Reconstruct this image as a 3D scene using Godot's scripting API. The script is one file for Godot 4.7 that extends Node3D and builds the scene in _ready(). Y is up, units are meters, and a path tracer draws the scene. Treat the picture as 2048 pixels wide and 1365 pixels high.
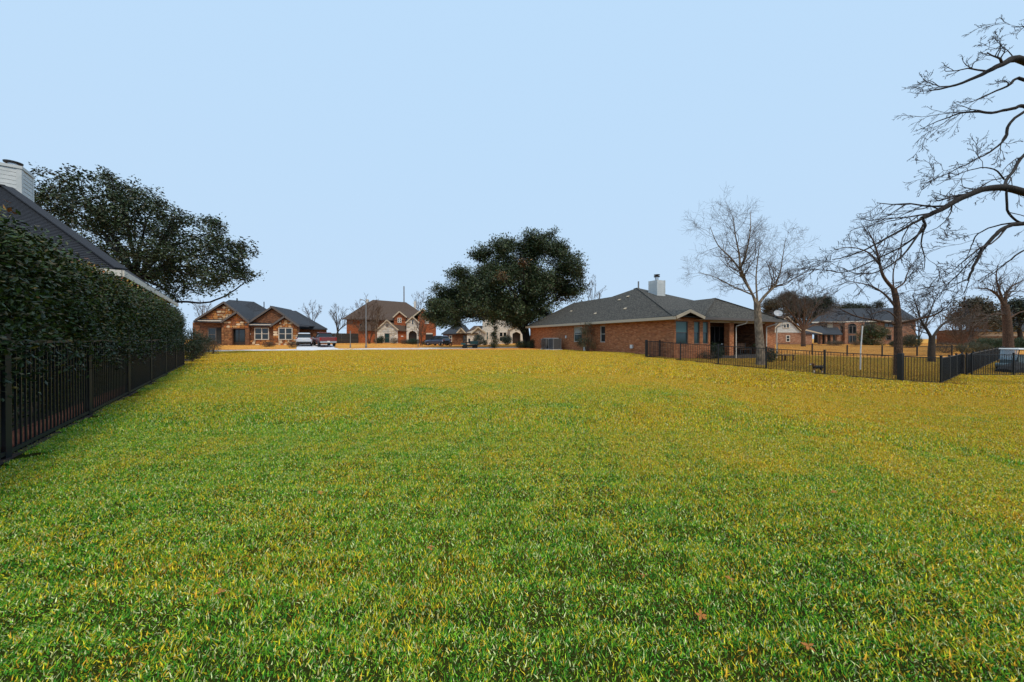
extends Node3D
# Empty grassy lot between suburban houses under a pale even sky. Units are metres, y up.
# Pixel (px, py) of the 2048 x 1365 photograph + a distance gives a point: F is the focal length in pixels.
const F := 700.0
const EYE := 1.16
var rng := RandomNumberGenerator.new()
var noise := FastNoiseLite.new()
var M := {}
var used := {}
var box_cache := {}

# ------------------------------------------------------------------ mesh buffer
class MB:
	var v := PackedVector3Array()
	var n := PackedVector3Array()
	var c := PackedColorArray()
	var col := Color(1, 1, 1)
	func tri(a: Vector3, b: Vector3, d: Vector3) -> void:
		var nn := (b - a).cross(d - a).normalized()
		v.append(a); v.append(d); v.append(b)
		n.append(nn); n.append(nn); n.append(nn)
		c.append(col); c.append(col); c.append(col)
	func quad(a: Vector3, b: Vector3, d: Vector3, e: Vector3) -> void:
		tri(a, b, d); tri(a, d, e)
	func tri_n(a: Vector3, b: Vector3, d: Vector3, na: Vector3, nb: Vector3, nd: Vector3) -> void:
		v.append(a); v.append(d); v.append(b)
		n.append(na); n.append(nd); n.append(nb)
		c.append(col); c.append(col); c.append(col)
	func box(ce: Vector3, s: Vector3, bs := Basis.IDENTITY) -> void:
		var h := s * 0.5
		var p := []
		for i in 8:
			p.append(ce + bs * Vector3(h.x if i & 1 else -h.x, h.y if i & 2 else -h.y, h.z if i & 4 else -h.z))
		quad(p[4], p[5], p[7], p[6]); quad(p[1], p[0], p[2], p[3])
		quad(p[5], p[1], p[3], p[7]); quad(p[0], p[4], p[6], p[2])
		quad(p[6], p[7], p[3], p[2]); quad(p[0], p[1], p[5], p[4])
	func bar(a: Vector3, b: Vector3, w: float, h: float, up := Vector3.UP) -> void:
		var z := (b - a).normalized()
		var x := up.cross(z)
		if x.length() < 0.01:
			x = Vector3.RIGHT
		x = x.normalized()
		box((a + b) * 0.5, Vector3(w, h, a.distance_to(b)), Basis(x, z.cross(x).normalized(), z))
	func tube(p: Array, r: Array, k: int) -> void:
		var prev_ring := []
		var prev_nr := []
		var side := Vector3.ZERO
		for i in p.size():
			var d: Vector3
			if i == 0:
				d = p[1] - p[0]
			elif i == p.size() - 1:
				d = p[i] - p[i - 1]
			else:
				d = p[i + 1] - p[i - 1]
			d = d.normalized()
			if side == Vector3.ZERO:
				side = d.cross(Vector3(0.31, 0.22, 0.92)).normalized()
			side = (side - d * side.dot(d)).normalized()
			var other := d.cross(side)
			var ring := []
			var nr := []
			for j in k:
				var a := TAU * j / k
				var o := side * cos(a) + other * sin(a)
				nr.append(o)
				ring.append(p[i] + o * float(r[i]))
			if i > 0:
				for j in k:
					var q := (j + 1) % k
					tri_n(prev_ring[j], prev_ring[q], ring[q], prev_nr[j], prev_nr[q], nr[q])
					tri_n(prev_ring[j], ring[q], ring[j], prev_nr[j], nr[q], nr[j])
			prev_ring = ring
			prev_nr = nr
	func lathe(ce: Vector3, prof: Array, k: int, bs := Basis.IDENTITY) -> void:
		for i in prof.size() - 1:
			for j in k:
				var a := TAU * j / k
				var b := TAU * (j + 1) / k
				var p0 := ce + bs * Vector3(cos(a) * prof[i][0], prof[i][1], sin(a) * prof[i][0])
				var p1 := ce + bs * Vector3(cos(b) * prof[i][0], prof[i][1], sin(b) * prof[i][0])
				var p2 := ce + bs * Vector3(cos(b) * prof[i + 1][0], prof[i + 1][1], sin(b) * prof[i + 1][0])
				var p3 := ce + bs * Vector3(cos(a) * prof[i + 1][0], prof[i + 1][1], sin(a) * prof[i + 1][0])
				if prof[i][0] > 0.0:
					tri(p1, p0, p3)
				if prof[i + 1][0] > 0.0:
					tri(p1, p3, p2)
				if prof[i][0] > 0.0 and prof[i + 1][0] > 0.0:
					pass
	func loft(secs: Array) -> void:   # each: array of Vector3, same count, closed ring; ends capped
		for i in secs.size() - 1:
			var a: Array = secs[i]
			var b: Array = secs[i + 1]
			for j in a.size():
				var q := (j + 1) % a.size()
				quad(a[j], a[q], b[q], b[j])
		var s: Array = secs[0]
		for j in range(1, s.size() - 1):
			tri(s[0], s[j + 1], s[j])
		s = secs[secs.size() - 1]
		for j in range(1, s.size() - 1):
			tri(s[0], s[j], s[j + 1])
	func mesh() -> ArrayMesh:
		var a := []
		a.resize(Mesh.ARRAY_MAX)
		a[Mesh.ARRAY_VERTEX] = v
		a[Mesh.ARRAY_NORMAL] = n
		a[Mesh.ARRAY_COLOR] = c
		var m := ArrayMesh.new()
		m.add_surface_from_arrays(Mesh.PRIMITIVE_TRIANGLES, a)
		return m

# ------------------------------------------------------------------ places
func road_d(x: float, z: float) -> float:      # metres beyond the near kerb of the street
	return (z - 44.1 - 0.478 * x) * 0.902

func fence_p(x: float, z: float) -> float:     # metres to the right of the left fence
	return (x + 4.88) * 0.785 + (z - 3.36) * 0.62

func gnd(x: float, z: float) -> float:
	var w := x * 0.6 - z * 0.5
	var low := clampf(0.12 + 0.064 * (w + 6.4), 0.0, 0.78)
	var y := -low * smoothstep(2.0, 9.0, x) * (1.0 - smoothstep(42.0, 72.0, z))
	var d := road_d(x, z)
	y += 0.32 * smoothstep(7.0, 18.0, d) * smoothstep(-14.0, -24.0, x)
	y += 0.30 * smoothstep(8.0, 20.0, d) * smoothstep(-6.0, 1.0, x) * (1.0 - smoothstep(12.0, 20.0, x))
	y -= 0.14 * smoothstep(-0.3, 0.3, d) * (1.0 - smoothstep(4.7, 5.3, d)) * (1.0 - smoothstep(2.0, 8.0, x))
	y += 0.02 * noise.get_noise_2d(x * 9.0, z * 9.0)
	return y

func V(px: float, py: float, z: float) -> Vector3:
	return Vector3((px - 1024.0) / F * z, EYE - (py - 678.0) / F * z, -z)

func G(px: float, z: float) -> Vector3:
	var x := (px - 1024.0) / F * z
	return Vector3(x, gnd(x, z), -z)

# ------------------------------------------------------------------ things
func numbered(called: String) -> String:
	var k: int = used.get(called, 0)
	used[called] = k + 1
	return called if k == 0 else "%s_%03d" % [called, k]

func tag(o: Node, label: String, category: String, group := "") -> void:
	o.set_meta("label", label)
	o.set_meta("category", category)
	if group != "":
		o.set_meta("group", group)

func thing(called: String, label: String, category: String, at := Vector3.ZERO, turn := 0.0, group := "") -> Node3D:
	var o := Node3D.new()
	o.name = numbered(called)
	add_child(o)
	o.position = at
	o.rotation.y = turn
	tag(o, label, category, group)
	return o

func put(mesh: Mesh, called: String, m: Material, parent: Node = self, at := Vector3.ZERO, turn := 0.0) -> MeshInstance3D:
	var o := MeshInstance3D.new()
	o.mesh = mesh
	o.material_override = m
	o.name = numbered(called) if parent == self else called
	parent.add_child(o, true)
	o.position = at
	o.rotation.y = turn
	return o

func part(mb: MB, called: String, m: Material, parent: Node) -> MeshInstance3D:
	return put(mb.mesh(), called, m, parent)

func structure(mb: MB, called: String, m: Material) -> MeshInstance3D:
	var o := put(mb.mesh(), called, m)
	o.set_meta("kind", "structure")
	return o

func bx(parent: Node, called: String, at: Vector3, size: Vector3, m: Material, turn := 0.0) -> MeshInstance3D:
	if not box_cache.has(size):
		var b := BoxMesh.new()
		b.size = size
		box_cache[size] = b
	return put(box_cache[size], called, m, parent, at, turn)

func many(mesh: Mesh, called: String, m: Material, xf: Array, cols: Array, parent: Node) -> MultiMeshInstance3D:
	var mm := MultiMesh.new()
	mm.transform_format = MultiMesh.TRANSFORM_3D
	mm.use_colors = cols.size() > 0
	mm.mesh = mesh
	mm.instance_count = xf.size()
	for i in xf.size():
		mm.set_instance_transform(i, xf[i])
		if cols.size() > 0:
			mm.set_instance_color(i, cols[i])
	var o := MultiMeshInstance3D.new()
	o.multimesh = mm
	o.material_override = m
	o.name = numbered(called) if parent == self else called
	parent.add_child(o, true)
	o.set_meta("kind", "stuff")
	return o

# ------------------------------------------------------------------ materials
func lin(r: float, g: float, b: float) -> Color:      # real-world base colour -> what albedo_color wants
	return Color(r, g, b).linear_to_srgb()

func mat(c: Color, rough := 0.85, metal := 0.0) -> StandardMaterial3D:
	var m := StandardMaterial3D.new()
	m.albedo_color = c
	m.roughness = rough
	m.metallic = metal
	return m

func vmat(rough := 0.85, c := Color(1, 1, 1)) -> StandardMaterial3D:
	var m := mat(c, rough)
	m.vertex_color_use_as_albedo = true
	return m

func speckle(size: int, freq: float, lo: Color, hi: Color, seed_: int, stretch := Vector2(1, 1), contrast := 1.0) -> ImageTexture:
	var f := FastNoiseLite.new()
	f.seed = seed_
	f.frequency = freq
	f.fractal_octaves = 4
	var im := Image.create(size, size, false, Image.FORMAT_RGB8)
	for y in size:
		for x in size:
			var u := float(x) / size * TAU
			var w := float(y) / size
			var q := f.get_noise_3d(cos(u) * size / TAU * stretch.x, sin(u) * size / TAU * stretch.x, w * size * stretch.y)
			var q2 := f.get_noise_3d(cos(u) * size / TAU * stretch.x, sin(u) * size / TAU * stretch.x, (w - 1.0) * size * stretch.y)
			var t := clampf(0.5 + contrast * lerpf(q, q2, w), 0.0, 1.0)
			im.set_pixel(x, y, lo.lerp(hi, t))
	im.generate_mipmaps()
	return ImageTexture.create_from_image(im)

func brick_tex(cols: Array, mortar: Color, seed_: int) -> ImageTexture:
	var r := RandomNumberGenerator.new()
	r.seed = seed_
	var f := FastNoiseLite.new()
	f.seed = seed_
	f.frequency = 0.08
	var im := Image.create(512, 512, false, Image.FORMAT_RGB8)
	im.fill(mortar)
	for row in 32:
		for k in 11:
			var c: Color = cols[r.randi() % cols.size()]
			c = c.lightened(r.randf() * 0.1) if r.randf() < 0.5 else c.darkened(r.randf() * 0.18)
			var x0 := int(k * 46.545 + (23 if row % 2 else 0))
			for y in range(row * 16 + 1, row * 16 + 15):
				for x in range(x0 + 1, x0 + 45):
					im.set_pixel(x % 512, y, c.darkened(0.12 * absf(f.get_noise_2d(x, y))))
	im.generate_mipmaps()
	return ImageTexture.create_from_image(im)

func textured(t: Texture2D, metres: float, rough := 0.9) -> StandardMaterial3D:
	var m := mat(Color(1, 1, 1), rough)
	m.albedo_texture = t
	m.uv1_triplanar = true
	m.uv1_triplanar_sharpness = 6.0
	m.uv1_scale = Vector3.ONE / metres
	return m

func make_materials() -> void:
	M.black_metal = mat(lin(0.012, 0.014, 0.017), 0.42, 0.0)
	M.white_trim = mat(lin(0.66, 0.62, 0.55), 0.7)
	M.cream_trim = mat(lin(0.55, 0.46, 0.34), 0.7)
	M.grey_trim = mat(lin(0.12, 0.105, 0.10), 0.7)
	M.white_siding = textured(speckle(128, 0.03, Color(0.74, 0.76, 0.76), Color(0.84, 0.85, 0.85), 5, Vector2(1, 1), 0.7), 1.6, 0.6)
	M.white_stucco = textured(speckle(256, 0.05, Color(0.78, 0.76, 0.72), Color(0.90, 0.88, 0.85), 6, Vector2(1, 1), 1.0), 2.5, 0.9)
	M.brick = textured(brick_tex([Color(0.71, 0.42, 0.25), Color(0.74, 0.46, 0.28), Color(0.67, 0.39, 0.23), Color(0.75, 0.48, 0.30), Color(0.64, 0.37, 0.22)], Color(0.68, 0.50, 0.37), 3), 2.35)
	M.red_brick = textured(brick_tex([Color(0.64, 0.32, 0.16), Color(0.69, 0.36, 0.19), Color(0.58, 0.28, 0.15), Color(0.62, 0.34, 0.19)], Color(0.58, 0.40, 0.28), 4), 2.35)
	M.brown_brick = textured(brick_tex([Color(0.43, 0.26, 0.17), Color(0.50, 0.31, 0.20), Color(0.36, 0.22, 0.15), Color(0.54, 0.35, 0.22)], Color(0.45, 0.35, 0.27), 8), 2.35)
	M.pale_brick = textured(brick_tex([Color(0.58, 0.38, 0.28), Color(0.64, 0.46, 0.36), Color(0.50, 0.31, 0.23), Color(0.68, 0.52, 0.42)], Color(0.62, 0.53, 0.45), 9), 2.35)
	M.shingle_near = textured(speckle(256, 0.16, Color(0.09, 0.10, 0.12), Color(0.22, 0.23, 0.265), 11, Vector2(1, 3), 0.9), 1.6, 0.95)
	M.shingle_grey = textured(speckle(512, 0.08, Color(0.16, 0.155, 0.145), Color(0.38, 0.365, 0.335), 12, Vector2(1, 1.6), 1.5), 7.0, 0.95)
	M.shingle_slate = textured(speckle(256, 0.10, Color(0.15, 0.165, 0.19), Color(0.27, 0.29, 0.32), 13, Vector2(1, 2), 1.0), 5.0, 0.95)
	M.shingle_brown = textured(speckle(256, 0.10, Color(0.25, 0.20, 0.17), Color(0.41, 0.34, 0.29), 14, Vector2(1, 2), 1.0), 5.0, 0.95)
	M.concrete = textured(speckle(512, 0.02, Color(0.82, 0.83, 0.86), Color(0.90, 0.91, 0.93), 15, Vector2(1, 1), 1.0), 6.0, 0.9)
	M.road = textured(speckle(512, 0.02, Color(0.76, 0.74, 0.70), Color(0.86, 0.84, 0.81), 16, Vector2(1, 1), 1.0), 8.0, 0.9)
	M.soil = textured(speckle(256, 0.09, Color(0.10, 0.07, 0.05), Color(0.30, 0.21, 0.15), 17, Vector2(1, 1), 1.3), 1.2, 1.0)
	M.bark = textured(speckle(256, 0.06, Color(0.16, 0.13, 0.11), Color(0.36, 0.31, 0.27), 18, Vector2(2.5, 0.7), 1.4), 1.2, 0.95)
	M.bark_dark = textured(speckle(256, 0.06, Color(0.09, 0.08, 0.075), Color(0.24, 0.21, 0.19), 19, Vector2(2.5, 0.7), 1.4), 1.4, 0.95)
	M.bark_pale = textured(speckle(256, 0.03, Color(0.38, 0.33, 0.28), Color(0.62, 0.55, 0.47), 20, Vector2(1.5, 0.7), 1.6), 1.6, 0.9)
	M.bark_brown = textured(speckle(256, 0.05, Color(0.22, 0.16, 0.12), Color(0.44, 0.33, 0.26), 21, Vector2(2, 0.7), 1.4), 1.4, 0.95)
	M.twig_brown = mat(lin(0.13, 0.085, 0.06), 0.9)
	M.twig_grey = mat(lin(0.11, 0.09, 0.08), 0.9)
	M.twig_dark = mat(lin(0.05, 0.04, 0.04), 0.9)
	M.glass = mat(lin(0.012, 0.017, 0.020), 0.06)
	M.glass.metallic_specular = 0.6
	M.glass_teal = mat(lin(0.02, 0.055, 0.06), 0.08)
	M.blind = mat(lin(0.34, 0.38, 0.38), 0.5)
	M.dark_door = mat(lin(0.03, 0.02, 0.016), 0.5)
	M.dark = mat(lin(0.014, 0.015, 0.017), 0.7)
	M.plaque = mat(lin(0.72, 0.72, 0.70), 0.6)
	M.wood_fence = textured(speckle(128, 0.08, Color(0.17, 0.165, 0.165), Color(0.32, 0.30, 0.29), 22, Vector2(3, 0.5), 1.2), 1.5, 0.95)
	M.leaf = vmat(0.5)
	M.leaf.metallic_specular = 0.4
	M.leaf.backlight = Color(0.10, 0.12, 0.04)
	M.leaf_oak = vmat(0.55)
	M.leaf_oak.backlight = Color(0.08, 0.10, 0.04)
	M.grass = vmat(0.85)
	M.grass.metallic_specular = 0.25
	M.grass.backlight = Color(0.22, 0.24, 0.08)
	M.tyre = mat(lin(0.012, 0.012, 0.013), 0.85)
	M.rim = mat(lin(0.40, 0.40, 0.42), 0.35, 0.7)
	M.chrome = mat(lin(0.55, 0.56, 0.58), 0.25, 0.8)
	M.tail = mat(lin(0.30, 0.012, 0.012), 0.25)
	M.lamp_glass = mat(lin(0.7, 0.7, 0.72), 0.15)
	M.pole = mat(lin(0.20, 0.20, 0.205), 0.6)
	M.white_paint = mat(lin(0.74, 0.74, 0.72), 0.5)
	M.edging = textured(speckle(128, 0.07, Color(0.50, 0.25, 0.17), Color(0.68, 0.42, 0.31), 23, Vector2(1, 1), 1.2), 0.5, 0.95)

# ------------------------------------------------------------------ ground, street, grass
func lawn_dry(x: float, z: float) -> float:
	var k := z + 0.42 * x + 4.5 * noise.get_noise_2d(x * 7.0, z * 7.0) + 3.2 * noise.get_noise_2d(x * 32.0 + 90.0, z * 32.0) + 3.0 * noise.get_noise_2d(x * 90.0, z * 90.0 + 50.0)
	var d := smoothstep(-1.5, 15.0, k)
	if road_d(x, z) > 5.0 or z > 33.0:
		d = maxf(d, 1.0)
	return d

func build_ground() -> void:
	var xs := []
	var x := -1600.0
	while x <= 1600.0:
		xs.append(x)
		var a := absf(x)
		x += 1.0 if a < 45.0 and x > -45.0 else (5.0 if a < 120.0 else (40.0 if a < 400.0 else 200.0))
	var zs := []
	var z := -60.0
	while z <= 1800.0:
		zs.append(z)
		z += 10.0 if z < -4.0 else (0.5 if z < 10.0 else (1.0 if z < 80.0 else (5.0 if z < 140.0 else 150.0)))
	var mb := MB.new()
	var hh := []
	var cc := []
	for zi in zs:
		var row := []
		var crow := []
		for xi in xs:
			row.append(Vector3(xi, gnd(xi, zi), -zi))
			var d := lawn_dry(xi, zi)
			var nz := 0.5 + 0.5 * noise.get_noise_2d(xi * 22.0, zi * 22.0)
			var gc := Color(0.034, 0.042, 0.010).lerp(Color(0.24, 0.14, 0.02), d)
			if road_d(xi, zi) > 5.0 or zi > 36.0:
				gc = Color(0.74, 0.38, 0.10)
			elif in_yard(xi, maxf(zi, 0.5)):
				gc = Color(0.24, 0.15, 0.04)
			crow.append(gc.darkened(0.25 * nz))
		hh.append(row)
		cc.append(crow)
	for i in zs.size() - 1:
		for j in xs.size() - 1:
			var a: Vector3 = hh[i][j]
			var b: Vector3 = hh[i][j + 1]
			var c: Vector3 = hh[i + 1][j + 1]
			var d: Vector3 = hh[i + 1][j]
			mb.col = cc[i][j]
			mb.quad(a, b, c, d)
	var gm := vmat(1.0)
	gm.metallic_specular = 0.0
	structure(mb, "ground", gm)

func strip(called: String, z_off0: float, z_off1: float, x0: float, x1: float, lift: float, m: Material, tall := 0.0) -> void:
	# a strip parallel to the street between two distances from the near kerb
	var mb := MB.new()
	var x := x0
	while x < x1:
		var q := []
		for e in [[x, z_off0], [x + 2.0, z_off0], [x + 2.0, z_off1], [x, z_off1]]:
			var zc: float = 44.1 + 0.478 * e[0]
			var wx: float = e[0] - 0.431 * e[1]
			var wz: float = zc + 0.902 * e[1]
			q.append(Vector3(wx, gnd(wx, wz) + lift if tall == 0.0 else 0.0, -wz))
		if tall == 0.0:
			mb.quad(q[0], q[1], q[2], q[3])
		else:
			for i in 4:
				var wy := gnd(q[i].x, -q[i].z - (0.6 if z_off0 < 2.0 else -0.6)) + lift
				q[i].y = wy
			var dn := Vector3(0, tall, 0)
			mb.quad(q[0], q[1], q[2], q[3])
			mb.quad(q[0] - dn, q[1] - dn, q[1], q[0])
			mb.quad(q[2] - dn, q[3] - dn, q[3], q[2])
		x += 2.0
	structure(mb, called, m)

func build_street() -> void:
	strip("road", 0.05, 4.95, -70.0, 4.0, 0.035, M.road)
	strip("kerb", -0.18, 0.1, -70.0, 4.0, 0.02, M.concrete, 0.4)
	strip("kerb", 4.9, 5.18, -70.0, 4.0, 0.02, M.concrete, 0.4)
	# driveway of the stone house, flaring towards the street
	var mb := MB.new()
	var n := 12
	for i in n:
		var q := []
		for k in [i, i + 1]:
			var t := float(k) / n
			var z := lerpf(35.2, 50.0, t)
			var l := lerpf(604.0, 596.0, smoothstep(0.0, 0.35, t)) - 6.0 * (1.0 - t)
			var r := lerpf(700.0, 668.0, smoothstep(0.0, 0.6, t))
			var a := (l - 1024.0) / F * z
			var b := (r - 1024.0) / F * z
			q.append([Vector3(a, gnd(a, z) + 0.04, -z), Vector3(b, gnd(b, z) + 0.04, -z)])
		mb.quad(q[0][0], q[0][1], q[1][1], q[1][0])
	structure(mb, "driveway", M.concrete)
	# bare soil under the hedge
	mb = MB.new()
	for i in 16:
		var t0 := -3.0 + i * 1.6
		var q := []
		for e in [[0.06, t0], [0.06, t0 + 1.6], [-1.9, t0 + 1.6], [-1.9, t0]]:
			var wx: float = -4.88 - 0.62 * e[1] + 0.785 * e[0]
			var wz: float = 3.36 + 0.785 * e[1] + 0.62 * e[0]
			q.append(Vector3(wx, gnd(wx, wz) + 0.012, -wz))
		mb.quad(q[0], q[1], q[2], q[3])
	structure(mb, "soil_bed", M.soil)

func grass_mesh(size: float, count: int, w: float, hmin: float, hmax: float, dry: float, seed_: int, tan := 0) -> ArrayMesh:
	var r := RandomNumberGenerator.new()
	r.seed = seed_
	var mb := MB.new()
	for i in count:
		var b := Vector3(r.randf_range(-0.5, 0.5) * size, -0.012, r.randf_range(-0.5, 0.5) * size)
		var yaw := r.randf() * TAU
		var side := Vector3(cos(yaw), 0, sin(yaw))
		var lean := Vector3(r.randf_range(-1, 1), 0, r.randf_range(-1, 1)) * (0.6 if size < 0.5 else 0.5)
		var h := r.randf_range(hmin, hmax)
		var ww := w * r.randf_range(0.6, 1.2)
		var c: Color
		if tan == 2:
			c = [Color(0.46, 0.27, 0.055), Color(0.52, 0.30, 0.07), Color(0.30, 0.28, 0.05), Color(0.38, 0.21, 0.05)][r.randi() % 4]
		elif tan == 1:
			c = [Color(0.78, 0.40, 0.11), Color(0.74, 0.35, 0.085), Color(0.82, 0.47, 0.17), Color(0.66, 0.36, 0.09)][r.randi() % 4]
			h *= 0.45
		elif r.randf() < dry:
			var q := r.randf()
			if q < 0.70 - 0.48 * dry:
				c = Color(0.64, 0.53, 0.028)
			elif q < 0.80:
				c = Color(0.69, 0.40, 0.036)
			elif q < 0.86:
				c = Color(0.60, 0.28, 0.04)
			else:
				c = Color(0.62, 0.56, 0.22)
			h *= 1.12
		else:
			var q := r.randf()
			if q < 0.40:
				c = Color(0.05, 0.22, 0.024)
			elif q < 0.68:
				c = Color(0.16, 0.40, 0.026)
			elif q < 0.86:
				c = Color(0.38, 0.54, 0.045)
			else:
				c = Color(0.62, 0.70, 0.32)
		mb.col = c * (r.randf_range(0.55, 0.95) if r.randf() < 0.45 else r.randf_range(1.0, 1.6))
		var up := Vector3(0, h, 0)
		var mid := b + up * 0.55 + lean * h * 0.35
		var tip := b + up * r.randf_range(0.7, 1.0) + lean * h
		mb.quad(b - side * ww * 0.4, b + side * ww * 0.4, mid + side * ww * 0.5, mid - side * ww * 0.5)
		mb.tri(mid - side * ww * 0.5, mid + side * ww * 0.5, tip)
	return mb.mesh()

func grass_ok(x: float, z: float) -> bool:
	if fence_p(x, z) < 0.04 and z < 22.0 and x < 2.0:
		return false
	var d := road_d(x, z)
	if d > -0.3 and d < 5.3 and x < 8.0:
		return false
	if d > 5.0 and x < -10.0:
		var px := 1024.0 + F * x / z
		if z < 51.0 and px > 590.0 and px < 694.0:
			return false
	# brick house footprint
	var dx := x - 11.05
	var dz := z - 23.8
	var s := -0.422 * dx + 0.906 * dz
	var t := 0.906 * dx + 0.422 * dz
	if s > 0.1 and s < 20.9 and t > 0.0 and t < 11.7:
		return false
	return true

func in_yard(x: float, z: float) -> bool:      # fenced ground behind the right-hand fences
	var px := 1024.0 + F * x / z
	var f := [[1293, 23.9], [1361, 22.0], [1437, 20.1], [1533, 18.4], [1650, 16.6], [1800, 15.04], [1883, 14.76], [1925, 19.3], [1934, 18.5], [2300, 18.5]]
	for i in f.size() - 1:
		if px >= f[i][0] and px < f[i + 1][0]:
			return z > lerpf(f[i][1], f[i + 1][1], (px - f[i][0]) / (f[i + 1][0] - f[i][0]))
	return false

func build_grass() -> void:
	var zones := [
		# z0, z1, patch size, spacing, blades, width, height min, max
		[0.9, 4.6, 0.36, 0.28, 4000, 0.0045, 0.011, 0.035],
		[4.6, 12.0, 0.6, 0.48, 2800, 0.0066, 0.018, 0.052],
		[12.0, 34.0, 1.3, 1.05, 2200, 0.018, 0.025, 0.085],
		[34.0, 92.0, 3.2, 2.6, 1500, 0.05, 0.045, 0.09]]
	var holder := Node3D.new()
	holder.name = numbered("lawn_grass")
	add_child(holder)
	tag(holder, "mown lawn grass, green by the hedge and straw gold towards the street", "grass")
	holder.set_meta("kind", "stuff")
	var zi := 0
	for zo in zones:
		var xf := []
		for l in 7:
			xf.append([[], []])
		var z: float = zo[0]
		while z < zo[1]:
			var hw: float = 1.56 * z + 1.2
			var x := -hw
			while x < hw:
				var wx: float = x + rng.randf_range(-0.16, 0.16) * zo[3]
				var wz: float = z + rng.randf_range(-0.16, 0.16) * zo[3]
				x += zo[3]
				if not grass_ok(wx, wz):
					continue
				var d := lawn_dry(wx, wz) + rng.randf_range(-0.13, 0.13)
				var l := clampi(int(d * 4.0 + 0.5), 0, 4)
				if road_d(wx, wz) > 5.0 or wz > 36.0:
					l = 5
				elif in_yard(wx, wz):
					l = 6
				var bs := Basis(Vector3.UP, (rng.randi() % 4) * PI / 2 + rng.randf_range(-0.3, 0.3)).scaled(Vector3(1, rng.randf_range(0.8, 1.25), 1))
				xf[l][rng.randi() % 2].append(Transform3D(bs, Vector3(wx, gnd(wx, wz), -wz)))
			z += zo[3]
		for l in 7:
			for k in 2:
				if xf[l][k].size() > 0:
					var dry: float = [0.12, 0.30, 0.50, 0.70, 0.90, 1.0, 1.0][l]
					many(grass_mesh(zo[2], zo[4], zo[5], zo[6], zo[7], dry, 100 + zi * 20 + l * 2 + k, maxi(l - 4, 0)), "grass_patch", M.grass, xf[l][k], [], holder)
		zi += 1
	# fallen leaves lying on the lawn
	var lf := MB.new()
	lf.col = Color(0.42, 0.15, 0.025)
	for k in 5:
		var a := TAU * k / 5.0
		var q := Vector3(cos(a), 0.25 * sin(a * 2.0), sin(a))
		var w := Vector3(-sin(a), 0.1, cos(a))
		lf.quad(Vector3.ZERO, q * 0.012 - w * 0.006, q * 0.024, q * 0.012 + w * 0.006)
	var lm := lf.mesh()
	var i := 0
	for s in [[438, 1225], [1462, 1198], [1405, 1278], [1620, 1345], [1670, 1010], [1290, 1190], [860, 1130], [1840, 1150], [640, 1010], [1100, 960]]:
		var z: float = F * (EYE + 0.05) / (s[1] - 678.0)
		var p := G(s[0], z) + Vector3(0, 0.038, 0)
		var o := put(lm, "fallen_leaf", M.leaf, self, p, i * 1.3)
		o.rotation.x = 0.4 * sin(i * 2.1)
		tag(o, "curled orange-brown fallen leaf lying on the lawn", "leaf", "fallen leaves on the lawn")
		i += 1

# ------------------------------------------------------------------ plants
func leaf_cluster(r: float, count: int, leaf: float, cols: Array, seed_: int, flat := 0.75) -> ArrayMesh:
	var q := RandomNumberGenerator.new()
	q.seed = seed_
	var mb := MB.new()
	for i in count:
		var p := Vector3(q.randfn(), q.randfn() * flat, q.randfn()) * r * 0.5
		var u := Vector3(q.randfn(), q.randfn() * 0.6, q.randfn()).normalized()
		var w := u.cross(Vector3(q.randfn() * 0.5, 1.0, q.randfn() * 0.5)).normalized()
		var nn := u.cross(w)
		var l := leaf * q.randf_range(0.7, 1.3)
		var c: Color = cols[q.randi() % cols.size()]
		mb.col = c * q.randf_range(0.7, 1.25)
		mb.tri(p - u * l * 0.5, p + w * l * 0.24 + nn * l * 0.06, p + u * l * 0.5)
		mb.tri(p - u * l * 0.5, p + u * l * 0.5, p - w * l * 0.24 + nn * l * 0.06)
	return mb.mesh()

func rdir() -> Vector3:
	return Vector3(rng.randfn(), rng.randfn(), rng.randfn()).normalized()

func limb(mb: MB, p: Array, r0: float, r1: float, k := 6, wob := 0.0) -> void:
	var pts := []
	var rs := []
	for i in p.size() - 1:
		var a: Vector3 = p[maxi(i - 1, 0)]
		var b: Vector3 = p[i]
		var c: Vector3 = p[i + 1]
		var d: Vector3 = p[mini(i + 2, p.size() - 1)]
		for j in 4:
			var q := b.cubic_interpolate(c, a, d, j / 4.0)
			if wob > 0.0 and i + j > 0:
				q += rdir() * wob
			pts.append(q)
	pts.append(p[p.size() - 1])
	for i in pts.size():
		rs.append(lerpf(r0, r1, float(i) / (pts.size() - 1)))
	mb.tube(pts, rs, k)

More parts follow.
